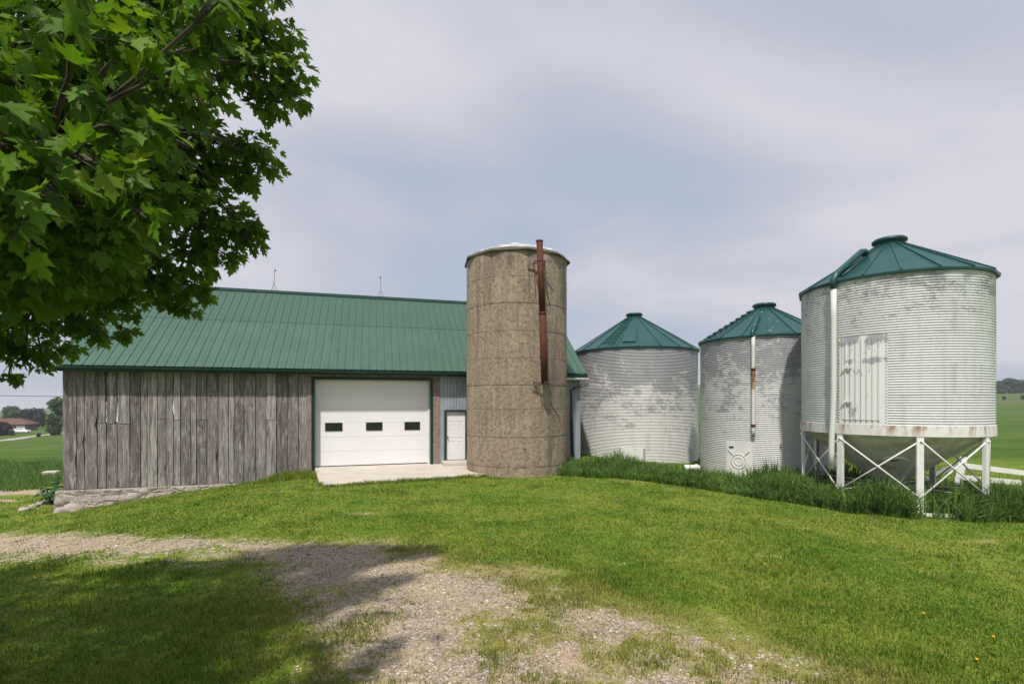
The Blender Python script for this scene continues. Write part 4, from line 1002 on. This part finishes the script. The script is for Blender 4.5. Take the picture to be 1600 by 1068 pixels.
k_ &= ((fx-AX)*vx+(fy-AY)*vy < -0.06)
blades('edge_grass', fx[k_], fy[k_], fh[k_], np.full(k_.sum(), 0.016), M['blade'], 3, 0.5, label='ragged taller grass fringing the concrete apron')
# tall weeds in front of the bins
front = gp([(872,742),(905,744),(990,749),(1060,759),(1150,772),(1250,787),(1340,801),(1420,809),(1500,813),(1600,816),(1750,820)])
nw = 60000; seg_l = np.array([math.dist(front[i], front[i+1]) for i in range(len(front)-1)]); cum = np.concatenate([[0], np.cumsum(seg_l)])
tt = RNG.random(nw)*cum[-1]; si = np.clip(np.searchsorted(cum, tt)-1, 0, len(seg_l)-1); ft_ = (tt-cum[si])/seg_l[si]; fa = np.array(front)
px_ = fa[si]+(fa[si+1]-fa[si])*ft_[:, None]; dep = RNG.random(nw)**1.3-0.10*vnoise(px_[:, 0], px_[:, 1], 1.3, 61)
rayd = px_/np.linalg.norm(px_, axis=1)[:, None]; xw = px_[:, 0]+rayd[:, 0]*dep*2.6; yw = px_[:, 1]+rayd[:, 1]*dep*2.6
# ground under and around the hopper bin
n2 = 22000; a2 = RNG.uniform(0, 2*math.pi, n2); r2_ = 4.2*np.sqrt(RNG.random(n2)); x2 = HX+0.6+r2_*np.cos(a2); y2 = HY+0.3+r2_*np.sin(a2)
ok2 = np.array([True]*n2); fp = front+[(60, 12), (60, 80), (3, 80)]
ok2 = in_poly(x2, y2, fp); xw = np.concatenate([xw, x2[ok2]]); yw = np.concatenate([yw, y2[ok2]])
solid = (np.hypot(xw-SX, yw-SY) < SR+0.05) | (np.hypot(xw-BX, yw-BY) < BR+0.03) | (np.hypot(xw-CX, yw-CY) < CR+0.03) | (((xw-AX)*vx+(yw-AY)*vy > -0.05) & ((xw-AX)*ux+(yw-AY)*uy < L+0.1))
leg0 = unproj(1452, 806); hole = (((xw-leg0.x)/0.55)**2+((yw-leg0.y)/0.7)**2) < 1
kk = ~solid & ~(hole & (RNG.random(len(xw)) > 0.06)); xw, yw = xw[kk], yw[kk]
# let the clumps vary in height; lower towards the front edge
df = dist_poly(xw, yw, front, False)
hw = (0.42+0.60*vnoise(xw, yw, 1.1, 31)+0.45*(vnoise(xw, yw, 3.2, 32)-0.5))*(0.6+0.4*sstep(0, 0.4, df))*RNG.uniform(0.45, 1.15, len(xw))
hw *= np.where(xw < 5.2, 0.72, 0.72+0.28*sstep(7.0, 8.6, xw))
hw = np.where((xw > 12.2) & (yw > 13.6), hw*0.45, hw); under = np.hypot(xw-HX, yw-HY) < 1.9; hw = np.where(under, hw*0.6, hw)
sel = RNG.random(len(xw)) < 0.55
blades('tall_weeds', xw[sel], yw[sel], hw[sel], RNG.uniform(0.022, 0.052, sel.sum()), M['weed'], 4, 0.62, label='dense band of tall green weeds in front of the grain bins')
# long grass left of the barn
lg = gp([(-90,724),(97,722),(97,756),(60,764),(20,768),(-90,768)]); la_ = np.array(lg); n3 = 40000
x3 = RNG.uniform(la_[:, 0].min(), la_[:, 0].max(), n3); y3 = RNG.uniform(la_[:, 1].min(), la_[:, 1].max(), n3); k3 = in_poly(x3, y3, lg) & ~inside_solid(x3, y3); x3, y3 = x3[k3], y3[k3]
blades('long_grass', x3, y3, RNG.uniform(0.16, 0.48, len(x3))*(0.5+vnoise(x3, y3, 0.35, 41)), np.full(len(x3), 0.035), M['weed'], 3, 0.4, label='strip of long green meadow grass left of the barn')
# pebbles on the drive
npb = 110000; ang = RNG.uniform(-R(50), R(44), npb); dd = 2.6*np.exp(RNG.random(npb)*math.log(15/2.6)); X, Y = dd*np.sin(ang), dd*np.cos(ang)
gm = gravel_mask(X, Y)+1.6*(vnoise(X, Y, 1.6, 11)*0.4+vnoise(X, Y, 4.5, 12)*0.35+vnoise(X, Y, 11, 13)*0.25-0.5)
kp = RNG.random(npb) < sstep(0.50, 1.0, gm)*0.8; X, Y, dd = X[kp], Y[kp], dd[kp]; n = len(X)
octv = np.array([(1,0,0), (0,1,0), (-1,0,0), (0,-1,0), (0,0,1), (0,0,-1)], float); octf = np.array([(0,1,4), (1,2,4), (2,3,4), (3,0,4), (1,0,5), (2,1,5), (3,2,5), (0,3,5)])
sz = (RNG.gamma(3.0, 0.0022, n)+0.003)*(1+0.05*dd); V = octv[None]*RNG.uniform(0.6, 1.25, (n, 6, 1))*sz[:, None, None]; V[:, :, 2] *= 0.62
ra_ = RNG.uniform(0, 6.28, n); c_, s_ = np.cos(ra_)[:, None], np.sin(ra_)[:, None]
V = np.stack([V[:, :, 0]*c_-V[:, :, 1]*s_, V[:, :, 0]*s_+V[:, :, 1]*c_, V[:, :, 2]], 2); V[:, :, 0] += X[:, None]; V[:, :, 1] += Y[:, None]; V[:, :, 2] += (H(X, Y)+sz*0.25)[:, None]
tpb = T('gravel_pebble', 0.9, 0, 0.15); tpb.col(tpb.ramp(tpb.attr('rnd'), [(0.0,(0.15,0.125,0.105)), (0.4,(0.335,0.275,0.22)), (0.85,(0.46,0.39,0.325)), (1.0,(0.62,0.56,0.49))])); M['pebble'] = tpb.m
o = np_mesh('gravel', V.reshape(-1, 3), (octf[None]+(np.arange(n)*6)[:, None, None]).ravel(), np.full(n*8, 3), M['pebble'], {'rnd': np.repeat(RNG.random(n), 6)}, smooth=False)
tag(o, 'loose grey and tan gravel on the curving drive', kind='stuff'); o['category'] = 'gravel'

# ------------------------------------------------------------------ maple tree at the left
half = [(0.0,0.0),(0.10,-0.03),(0.25,-0.10),(0.20,0.04),(0.34,0.10),(0.52,0.18),(0.40,0.26),(0.46,0.40),(0.54,0.62),(0.38,0.55),(0.28,0.50),(0.17,0.48),(0.22,0.66),(0.27,0.76),(0.13,0.80),(0.0,1.06)]
outl = half+[(-x, y) for x, y in half[-2:0:-1]]
LV = np.array([(0.0, 0.30)]+outl); nl = len(outl); LT = np.array([(0, 1+i, 1+(i+1) % nl) for i in range(nl)])
def leaf_mesh(name, P, tip, nrm, size, rnd, parent):
    n = len(P); tip = tip/np.linalg.norm(tip, axis=1)[:, None]; nrm = nrm-tip*np.sum(nrm*tip, 1)[:, None]; nrm = nrm/np.linalg.norm(nrm, axis=1)[:, None]; sd_ = np.cross(tip, nrm)
    x, y = LV[:, 0], LV[:, 1]; fold = RNG.uniform(0.05, 0.40, n); curl = RNG.uniform(-0.05, 0.30, n); wv = RNG.uniform(-0.12, 0.12, n)
    zz = np.abs(x)[None]*fold[:, None] - (y**2)[None]*curl[:, None] + (x*y*2)[None]*wv[:, None]
    V = P[:, None, :]+size[:, None, None]*(sd_[:, None, :]*x[None, :, None]+tip[:, None, :]*y[None, :, None]+nrm[:, None, :]*zz[:, :, None])
    k = len(LV); F_ = (LT[None]+(np.arange(n)*k)[:, None, None]).ravel()
    lc = np.tile(np.concatenate([LV, np.zeros((k, 1))], 1), (n, 1))
    return np_mesh(name, V.reshape(-1, 3), F_, np.full(n*nl, 3), M['leaf'], {'rnd': np.repeat(rnd, k)}, parent, True, {'leafco': lc})
TX, TY = -6.3, 3.0; tz = float(H(TX, TY))
maple = tag(empty('maple_tree', (TX, TY, tz)), 'leafy green maple tree hanging over the upper left, in front of the barn', 'tree')
tips = [  # spray centre in the photograph, spread in pixels, distance ahead of the camera
 (430,58,42,4.6),(458,112,30,4.6),(402,105,48,4.5),(345,65,62,4.4),(420,165,30,4.7),(462,150,20,4.65),(380,30,40,4.4),
 (405,235,34,4.8),(345,225,40,4.7),(385,272,26,4.9),(325,275,40,4.8),(425,262,16,4.85),(300,210,30,4.6),
 (378,352,30,5.0),(335,345,50,5.0),(298,400,44,5.1),(398,384,16,5.1),(270,325,55,4.8),(350,395,28,5.1),
 (312,452,20,5.3),(250,440,46,5.2),(286,482,20,5.4),(200,400,55,5.0),(180,465,42,5.3),(193,518,14,5.5),(130,440,55,5.2),(125,500,36,5.5),(155,525,16,5.5),(60,480,55,5.2),(88,540,28,5.6),(40,555,30,5.6),(15,588,14,5.7),(0,520,45,5.4),(10,430,60,5.0),(70,575,10,5.65),(-60,540,50,5.4),(-80,450,70,5.1),
 (100,90,85,4.7),(210,140,80,4.6),(160,250,85,4.9),(60,220,85,4.6),(250,240,70,4.7),(100,340,85,5.1),(260,40,75,4.5),(180,30,80,4.4),(40,30,80,4.3),(310,-60,70,4.2),(200,-70,90,4.2),(80,-70,90,4.2),(400,-40,45,4.3),
 (40,300,95,3.4),(130,380,70,3.9),(60,420,90,4.1),(200,330,70,4.2),(150,420,60,4.6),(60,130,100,3.6),(160,130,90,3.8),(-40,430,80,3.6),(-80,300,110,3.4),(-80,100,120,3.3),(300,300,45,4.6),
 (300,150,50,3.7),(260,80,60,3.5),(235,305,50,3.6),(160,365,60,3.5),(55,410,60,3.4),(310,20,50,3.5),(160,200,75,3.3),(60,120,80,3.2),(150,60,80,3.1),(20,250,80,3.1),(100,320,60,3.3),(230,210,50,3.5),(-60,330,90,3.2),(-60,150,90,3.0),
 (50,290,60,1.95),(190,280,40,2.15),(230,200,36,2.2),(125,250,50,2.05),(15,365,42,1.95),(268,110,34,2.35),(205,60,42,2.2),(110,30,55,2.05),(344,0,16,2.25),(35,200,55,2.0),(225,335,22,2.15),(130,140,50,2.1),(-60,240,80,1.9),(-50,80,80,1.9)]
Pl, Tp, Nr, Sz, Rn = [], [], [], [], []; bran = []
sunv = -np.array(ldir)
def spray(c, rad, n, size, flat=0.75, droop=0.75):
    c = np.array(c); u = RNG.normal(size=(n, 3)); u /= np.linalg.norm(u, axis=1)[:, None]; r = RNG.random(n)**(1/2.2)
    off = u*r[:, None]*rad; off[:, 2] *= flat; P = c+off
    out = off/np.maximum(1e-6, np.linalg.norm(off, axis=1))[:, None]
    tp = out*0.55+np.array([0.12, 0.05, -droop])+RNG.normal(0, 0.45, (n, 3)); nr = np.array([0,0,0.55])+sunv*0.45+RNG.normal(0, 0.42, (n, 3))
    Pl.append(P); Tp.append(tp); Nr.append(nr); Sz.append(RNG.uniform(0.5, 1.25, n)*size); Rn.append(np.clip(RNG.normal(0.42, 0.22, n), 0, 1))
for (px, py, rp, Y) in tips:
    c = at_px(px, py, Y); rad = rp*Y/F*1.05; lpx = 0.11*F/Y; cover = math.pi*rp*rp/(0.42*lpx*lpx)
    dens = 2.7 if Y > 4 else (3.2 if Y > 2.8 else 2.1)
    spray(c, rad, max(6, int(cover*dens)), 0.112 if Y > 4 else (0.112 if Y > 2.8 else 0.106)); bran.append((c, rad))
nvis = sum(len(p) for p in Pl)
# rest of the crown, outside the picture, which throws the big shadow
rg = random.Random(5); cnt = 0
while cnt < 130:
    x, y, z = rg.uniform(-11.5, -2.2), rg.uniform(-2.5, 5.2), rg.uniform(3.4, 8.6)
    e = ((x+6.5)/5.0)**2+((y-1.6)/4.2)**2+((z-5.2)/3.4)**2
    if e > 1: continue
    hgt = z-0.3
    sx_, sy_ = x+0.135*hgt, y+0.61*hgt
    if sy_ > 8.3-0.10*max(0, -4-sx_) or sx_ > -1.5: continue
    if sx_ > -0.95*max(sy_, 2.5)-0.6 and (sx_ > -2.0 or sy_ > 6.3): continue
    if y > 0.4:
        px = 800+F*x/y; py = HOR-F*(z-CAMZ)/y; mpx = 0.75*F/y
        if px+mpx > -40 and py+mpx > -40: continue
    elif y > -0.6 and x > -2.6: continue
    spray((x, y, z), 0.85, 75, 0.20); bran.append((Vector((x, y, z)), 0.8)); cnt += 1
P = np.concatenate(Pl)-np.array([TX, TY, tz]); leaf_mesh('crown', P, np.concatenate(Tp), np.concatenate(Nr), np.concatenate(Sz), np.concatenate(Rn), maple)
# trunk and limbs
mb = MB(); base = Vector((TX, TY, tz)); fork = Vector((TX+0.15, TY+0.1, tz+2.4)); o0 = base
def loc(v): return Vector(v)-o0
mb.tube([loc(base-Vector((0,0,0.3))), loc(base+Vector((0,0,0.15))), loc(base+Vector((0.03,0.02,0.9))), loc(fork), loc(fork+Vector((-0.1,-0.4,1.6))), loc(fork+Vector((-0.3,-0.8,3.6)))], [0.42, 0.34, 0.28, 0.25, 0.17, 0.05], 14)
hubs = [at_px(120, 60, 3.2), at_px(60, 440, 4.6), at_px(150, 330, 4.2), at_px(230, 200, 4.2), at_px(260, 90, 4.0), at_px(70, 240, 2.5), Vector((-5, 0.5, 5.5)), Vector((-8.5, 1.2, 5.5)), Vector((-6.8, 3.2, 5.8)), Vector((-7, -0.8, 6))]
for h in hubs:
    st = fork+Vector((0,0,rg.uniform(0, 0.9))); mid = st.lerp(h, 0.5)+Vector((rg.uniform(-.15, .15), rg.uniform(-.15, .15), rg.uniform(-0.05, 0.3)))
    mb.tube([loc(st), loc(st.lerp(mid, 0.5)+Vector((0,0,0.06))), loc(mid), loc(mid.lerp(h, 0.55)+Vector((0,0,0.05))), loc(h)], [0.07, 0.05, 0.036, 0.025, 0.016], 8)
tr_ = mb.build('trunk', M['bark'], maple)
mb = MB()
for c, rad in bran:
    h = min(hubs, key=lambda q: (q-c).length); m1 = h.lerp(c, 0.5)+Vector((rg.uniform(-.08, .08), rg.uniform(-.08, .08), rg.uniform(0.0, 0.12)))
    mb.tube([loc(h), loc(m1), loc(c)], [0.018, 0.012, 0.006], 5)
    for k in range(5):
        e = c+Vector((rg.uniform(-1, 1), rg.uniform(-1, 1), rg.uniform(-0.7, 0.6)))*rad*0.85; mb.tube([loc(m1.lerp(c, 0.7)), loc(e)], [0.006, 0.0025], 4)
mb.build('twigs', M['bark'], maple)
M['seed'] = weathered('dry_maple_key', (0.22,0.13,0.06), (0.12,0.07,0.03), 0.8, 8)
for (px, py, Y) in ((282, 128, 3.2), (305, 145, 3.2), (12, 232, 2.0)):
    c = at_px(px, py, Y); mb = MB()
    for k in range(26):
        p = c+Vector((rg.gauss(0, 0.035), rg.gauss(0, 0.03), rg.gauss(0, 0.03))); q = p+Vector((rg.uniform(-.02, .02), rg.uniform(-.02, .02), -0.035)); mb.tube([loc(c), loc(p), loc(p.lerp(q, 0.6)), loc(q)], [0.001, 0.004, 0.008, 0.003], 5)
    mb.build('seed_cluster', M['seed'], maple)

# ------------------------------------------------------------------ far trees, house, car and road
def far_tree(name, x, y, hgt, wd, m, label, group=None, seed=0, n=2600, trunkf=0.16, conic=False, leaf=0.40):
    rgn = np.random.default_rng(seed+100); root = tag(empty(name, (x, y, float(H(x, y)))), label, 'tree', group)
    nc = 26; cz = rgn.uniform(trunkf+0.10, 0.93, nc); prof = (1-cz*0.85) if conic else np.sin(np.clip((cz-trunkf*0.4)/(1.03-trunkf*0.4), 0, 1)*math.pi)**0.55
    ca = rgn.uniform(0, 6.28, nc); cr = np.sqrt(rgn.random(nc))*prof*wd/2*0.72
    cen = np.stack([cr*np.cos(ca), cr*np.sin(ca), cz*hgt], 1); crad = rgn.uniform(0.13, 0.24, nc)*wd
    idx = rgn.integers(0, nc, n); u = rgn.normal(size=(n, 3)); u /= np.linalg.norm(u, axis=1)[:, None]
    P = cen[idx]+u*(crad[idx]*(0.55+0.5*rgn.random(n)))[:, None]; P[:, 2] = np.maximum(P[:, 2], hgt*trunkf*0.6)
    e1 = np.cross(u, rgn.normal(size=(n, 3))); e1 /= np.linalg.norm(e1, axis=1)[:, None]; nn_ = u+rgn.normal(0, 0.5, (n, 3)); e2 = np.cross(nn_, e1); e2 /= np.linalg.norm(e2, axis=1)[:, None]
    s = (rgn.uniform(0.5, 1.2, n)*leaf)[:, None]
    V = np.stack([P-e1*s-e2*s*0.6, P+e1*s*0.7-e2*s, P+e1*s+e2*s*0.7, P-e1*s*0.6+e2*s], 1).reshape(-1, 3)
    np_mesh('crown', V, np.arange(4*n), np.full(n, 4), m, {'rnd': np.repeat(np.clip(rgn.random(nc)[idx]*0.6+rgn.random(n)*0.4, 0, 1), 4)}, root, False)
    mb = MB(); mb.tube([(0,0,-0.4), (0.05,0,hgt*0.25), (0,0.1,hgt*0.7)], [wd*0.045+0.08, wd*0.035+0.05, 0.05], 8)
    for k in range(5):
        t = k*1.3; mb.tube([(0,0,hgt*(0.22+0.07*k)), (math.cos(t)*wd*0.25, math.sin(t)*wd*0.25, hgt*(0.42+0.08*k))], [0.09, 0.03], 5)
    mb.build('trunk', M['bark'], root); return root
M['fgreen'] = m_foliage('tree_foliage', (0.028,0.060,0.014), (0.075,0.120,0.028)); M['fdark'] = m_foliage('dark_foliage', (0.016,0.024,0.018), (0.040,0.050,0.036))
M['fred'] = m_foliage('purple_foliage', (0.022,0.012,0.014), (0.055,0.026,0.030)); M['fmid'] = m_foliage('mid_green_foliage', (0.022,0.052,0.018), (0.055,0.098,0.034))
def gpt(px, Y): x = (px-800)/F*Y; return x, Y
def spec(px, Y, ytop, wpx):
    x, y = gpt(px, Y); gz0 = float(H(x, y)); return x, y, CAMZ+(HOR-ytop)/F*Y-gz0, wpx/F*Y
for a in ((16, 215, 636, 26, 'fmid', 'round green tree beyond the brown roofed bungalow, farthest left', 0.22), (27, 185, 637, 22, 'fgreen', 'bright green tree right behind the brown bungalow roof', 0.10), (52, 178, 640, 38, 'fdark', 'dark tree between the bungalow and the big green tree', 0.05), (92, 128, 621, 42, 'fgreen', 'tall green tree touching the left edge of the barn', 0.03), (3, 140, 662, 24, 'fred', 'dark purple leaved tree in front of the bungalow', 0.12), (-40, 200, 630, 50, 'fmid', 'green tree left of the bungalow outside the picture', 0.1)):
    x, y, h_, w_ = spec(*a[:4]); far_tree('broadleaf_tree', x, y, h_, w_, M[a[4]], a[5], 'trees around the bungalow', int(a[0])+50, 3000, a[6], leaf=0.30)
for i, (px, Y, top, wpx, lb) in enumerate([(1561, 318, 596, 17, 'leftmost tree on the far right hill, beside the hopper bin'), (1577, 322, 592, 22, 'tallest rounded tree on the far right hill'), (1592, 330, 594, 20, 'far hill tree just right of the tallest rounded one'), (1609, 326, 593, 24, 'far hill tree cut by the right edge of the picture'), (1632, 330, 595, 24, 'far hill tree beyond the right edge of the picture'), (1540, 330, 598, 22, 'far hill tree hidden behind the hopper bin wall')]):
    x, y, h_, w_ = spec(px, Y, top, wpx); far_tree('hill_tree', x, y, h_, w_*1.15, M['fmid'], lb, 'trees along the far hill', i+300, 1600, 0.04, leaf=0.62)
x, y, h_, w_ = spec(1569, 222, 623, 5); far_tree('field_bush', x, y, max(1.5, h_), w_, M['fdark'], 'small dark bush on the far field edge right of the hopper bin', None, 77, 500, 0.02, leaf=0.2)
x, y, h_, w_ = spec(1599, 224, 619.5, 7); far_tree('field_bush', x, y, max(1.8, h_), w_, M['fdark'], 'dark bush on the far field edge at the right side', None, 78, 500, 0.02, leaf=0.2)
# bungalow
hx, hy = gpt(19, 158); hz = float(H(hx, hy)); ha = R(24)
house = tag(empty('bungalow', (hx, hy, hz), ha), 'distant bungalow with brown hipped roof on the left horizon', 'house')
M['brick'] = weathered('brown_brick', (0.16,0.085,0.06), (0.10,0.055,0.045), 0.9, 3); M['shingle'] = weathered('brown_shingle', (0.15,0.075,0.055), (0.10,0.05,0.04), 0.9, 2)
mb = MB(); mb.box((-6, -3.6, -1.0), (5, 3.6, 2.5)); mb.build('wall', M['brick'], house)
mb = MB(); vs = [(-6.6,-4.2,2.45), (5.6,-4.2,2.45), (5.6,4.2,2.45), (-6.6,4.2,2.45), (-3.2,0,4.3), (2.2,0,4.3)]
mb.add(vs, [(0,1,5,4), (2,3,4,5), (1,2,5), (3,0,4), (3,2,1,0)]); hr = mb.build('roof', M['shingle'], house)
mb = MB(); mb.box((-4.2, 0.3, 3.4), (-3.5, 0.9, 4.9)); mb.build('chimney', M['brick'], hr)
for xx in (-3.5, 0.2):
    mb = MB(); mb.box((xx, -3.66, 0.9), (xx+1.5, -3.59, 2.0)); wn = mb.build('window', M['white'], house); mb = MB(); mb.box((xx+0.1, -3.69, 1.0), (xx+1.4, -3.655, 1.9)); mb.build('pane', M['glass'], wn)
mb = MB(); mb.box((2.4, -3.66, 0.0), (4.6, -3.59, 2.1)); mb.build('garage_door', M['white'], house)
# white car
cx, cy = gpt(33, 148); car = tag(empty('parked_car', (cx, cy, float(H(cx, cy))+0.02), R(18)), 'small white hatchback parked in front of the distant bungalow', 'car')
M['carwhite'] = weathered('white_car_paint', (0.78,0.78,0.77), (0.74,0.74,0.73), 0.25, 1, spec=0.5)
def loft(mb, prof, hw, hw2):
    n = len(prof); vs = [(x, -hw if z < 0.9 else -hw2, z) for x, z in prof]+[(x, hw if z < 0.9 else hw2, z) for x, z in prof]
    mb.add(vs, [tuple(range(n)), tuple(range(2*n-1, n-1, -1))]+[(i, i+n, (i+1) % n+n, (i+1) % n) for i in range(n)])
mb = MB(); loft(mb, [(-2.0,0.35), (2.0,0.35), (2.05,0.62), (1.85,0.86), (1.0,0.96), (0.35,1.40), (-1.2,1.45), (-1.85,1.02), (-2.05,0.88), (-2.08,0.5)], 0.85, 0.68); mb.build('body', M['carwhite'], car, bevel=0.05)
mb = MB()
for sg in (-1, 1):
    yy = 0.69*sg; vs = [(0.85,yy*1.03,0.99), (0.34,yy,1.33), (-1.15,yy,1.38), (-1.65,yy*1.03,1.02)]; mb.add([(x, y_+0.012*sg, z) for x, y_, z in vs]+[(x, y_-0.03*sg, z) for x, y_, z in vs], [(0,1,2,3)[::-sg], (4,5,6,7)[::sg]]+[(i, (i+1) % 4, (i+1) % 4+4, i+4) for i in range(4)])
mb.build('side_window', M['glass'], car)
for wx in (-1.25, 1.25):
    for sg in (-1, 1):
        mb = MB(); mb.tube([(wx, sg*0.66, 0.31), (wx, sg*0.87, 0.31)], 0.31, 18); wh = mb.build('wheel', M['black'], car); mb = MB(); mb.tube([(wx, sg*0.86, 0.31), (wx, sg*0.885, 0.31)], 0.18, 12); mb.build('rim', M['zinc2'], wh)
# small green shrub beside the car, roadside hedge and gate posts
x, y, h_, w_ = spec(19, 138, 671, 9); far_tree('garden_shrub', x, y, max(1.2, h_), w_, M['fgreen'], 'bright green shrub in front of the white car', None, 91, 600, 0.02, leaf=0.15)
x, y, h_, w_ = spec(60.5, 124, 678, 6); far_tree('garden_shrub', x, y, max(0.9, h_), w_, M['fdark'], 'low dark clipped shrub at the end of the road', None, 92, 600, 0.02, leaf=0.12)
# road
def strip(name, cl, wd, m, lift):
    vs = []; fs = []; pts = []
    for i in range(len(cl)-1):
        a, b = Vector(cl[i]), Vector(cl[i+1]); k = max(2, int((b-a).length/1.5))
        pts += [a.lerp(b, j/k) for j in range(k)]
    pts.append(Vector(cl[-1]))
    for i, p in enumerate(pts):
        d = (pts[min(i+1, len(pts)-1)]-pts[max(i-1, 0)]).normalized(); nrm = Vector((-d.y, d.x))
        for j in range(5):
            q = p+nrm*wd*(j/4-0.5); vs.append((q.x, q.y, float(H(q.x, q.y))+lift))
    for i in range(len(pts)-1):
        for j in range(4): k = i*5+j; fs.append((k, k+1, k+6, k+5))
    mb = MB(); mb.add(vs, fs, True); return tag(mb.build(name, m), kind='structure')
M['roadm'] = weathered('pale_gravel_road', (0.42,0.38,0.33), (0.34,0.31,0.27), 0.95, 1.0)
ra0 = gp([(-150,699),(0,689),(30,684.5),(58,681)]); strip('road', ra0, 4.6, M['roadm'], 0.06)
rb0 = gp([(56,681.5),(70,679.5),(84,679)]); strip('road', rb0, 7.0, M['roadm'], 0.085)

# ------------------------------------------------------------------ air
mb = MB(); mb.box((-1495, -118, -130), (1495, 1495, 60)); hz_ = mb.build('haze', None)
hm = bpy.data.materials.new('haze'); hm.use_nodes = True; ht = hm.node_tree; ht.nodes.clear(); ho = N(ht, 'ShaderNodeOutputMaterial'); pv = N(ht, 'ShaderNodeVolumePrincipled')
pv.inputs['Color'].default_value = (0.80, 0.86, 0.95, 1); pv.inputs['Density'].default_value = 0.0004; ht.links.new(pv.outputs[0], ho.inputs['Volume']); hz_.data.materials.append(hm); tag(hz_, kind='stuff')
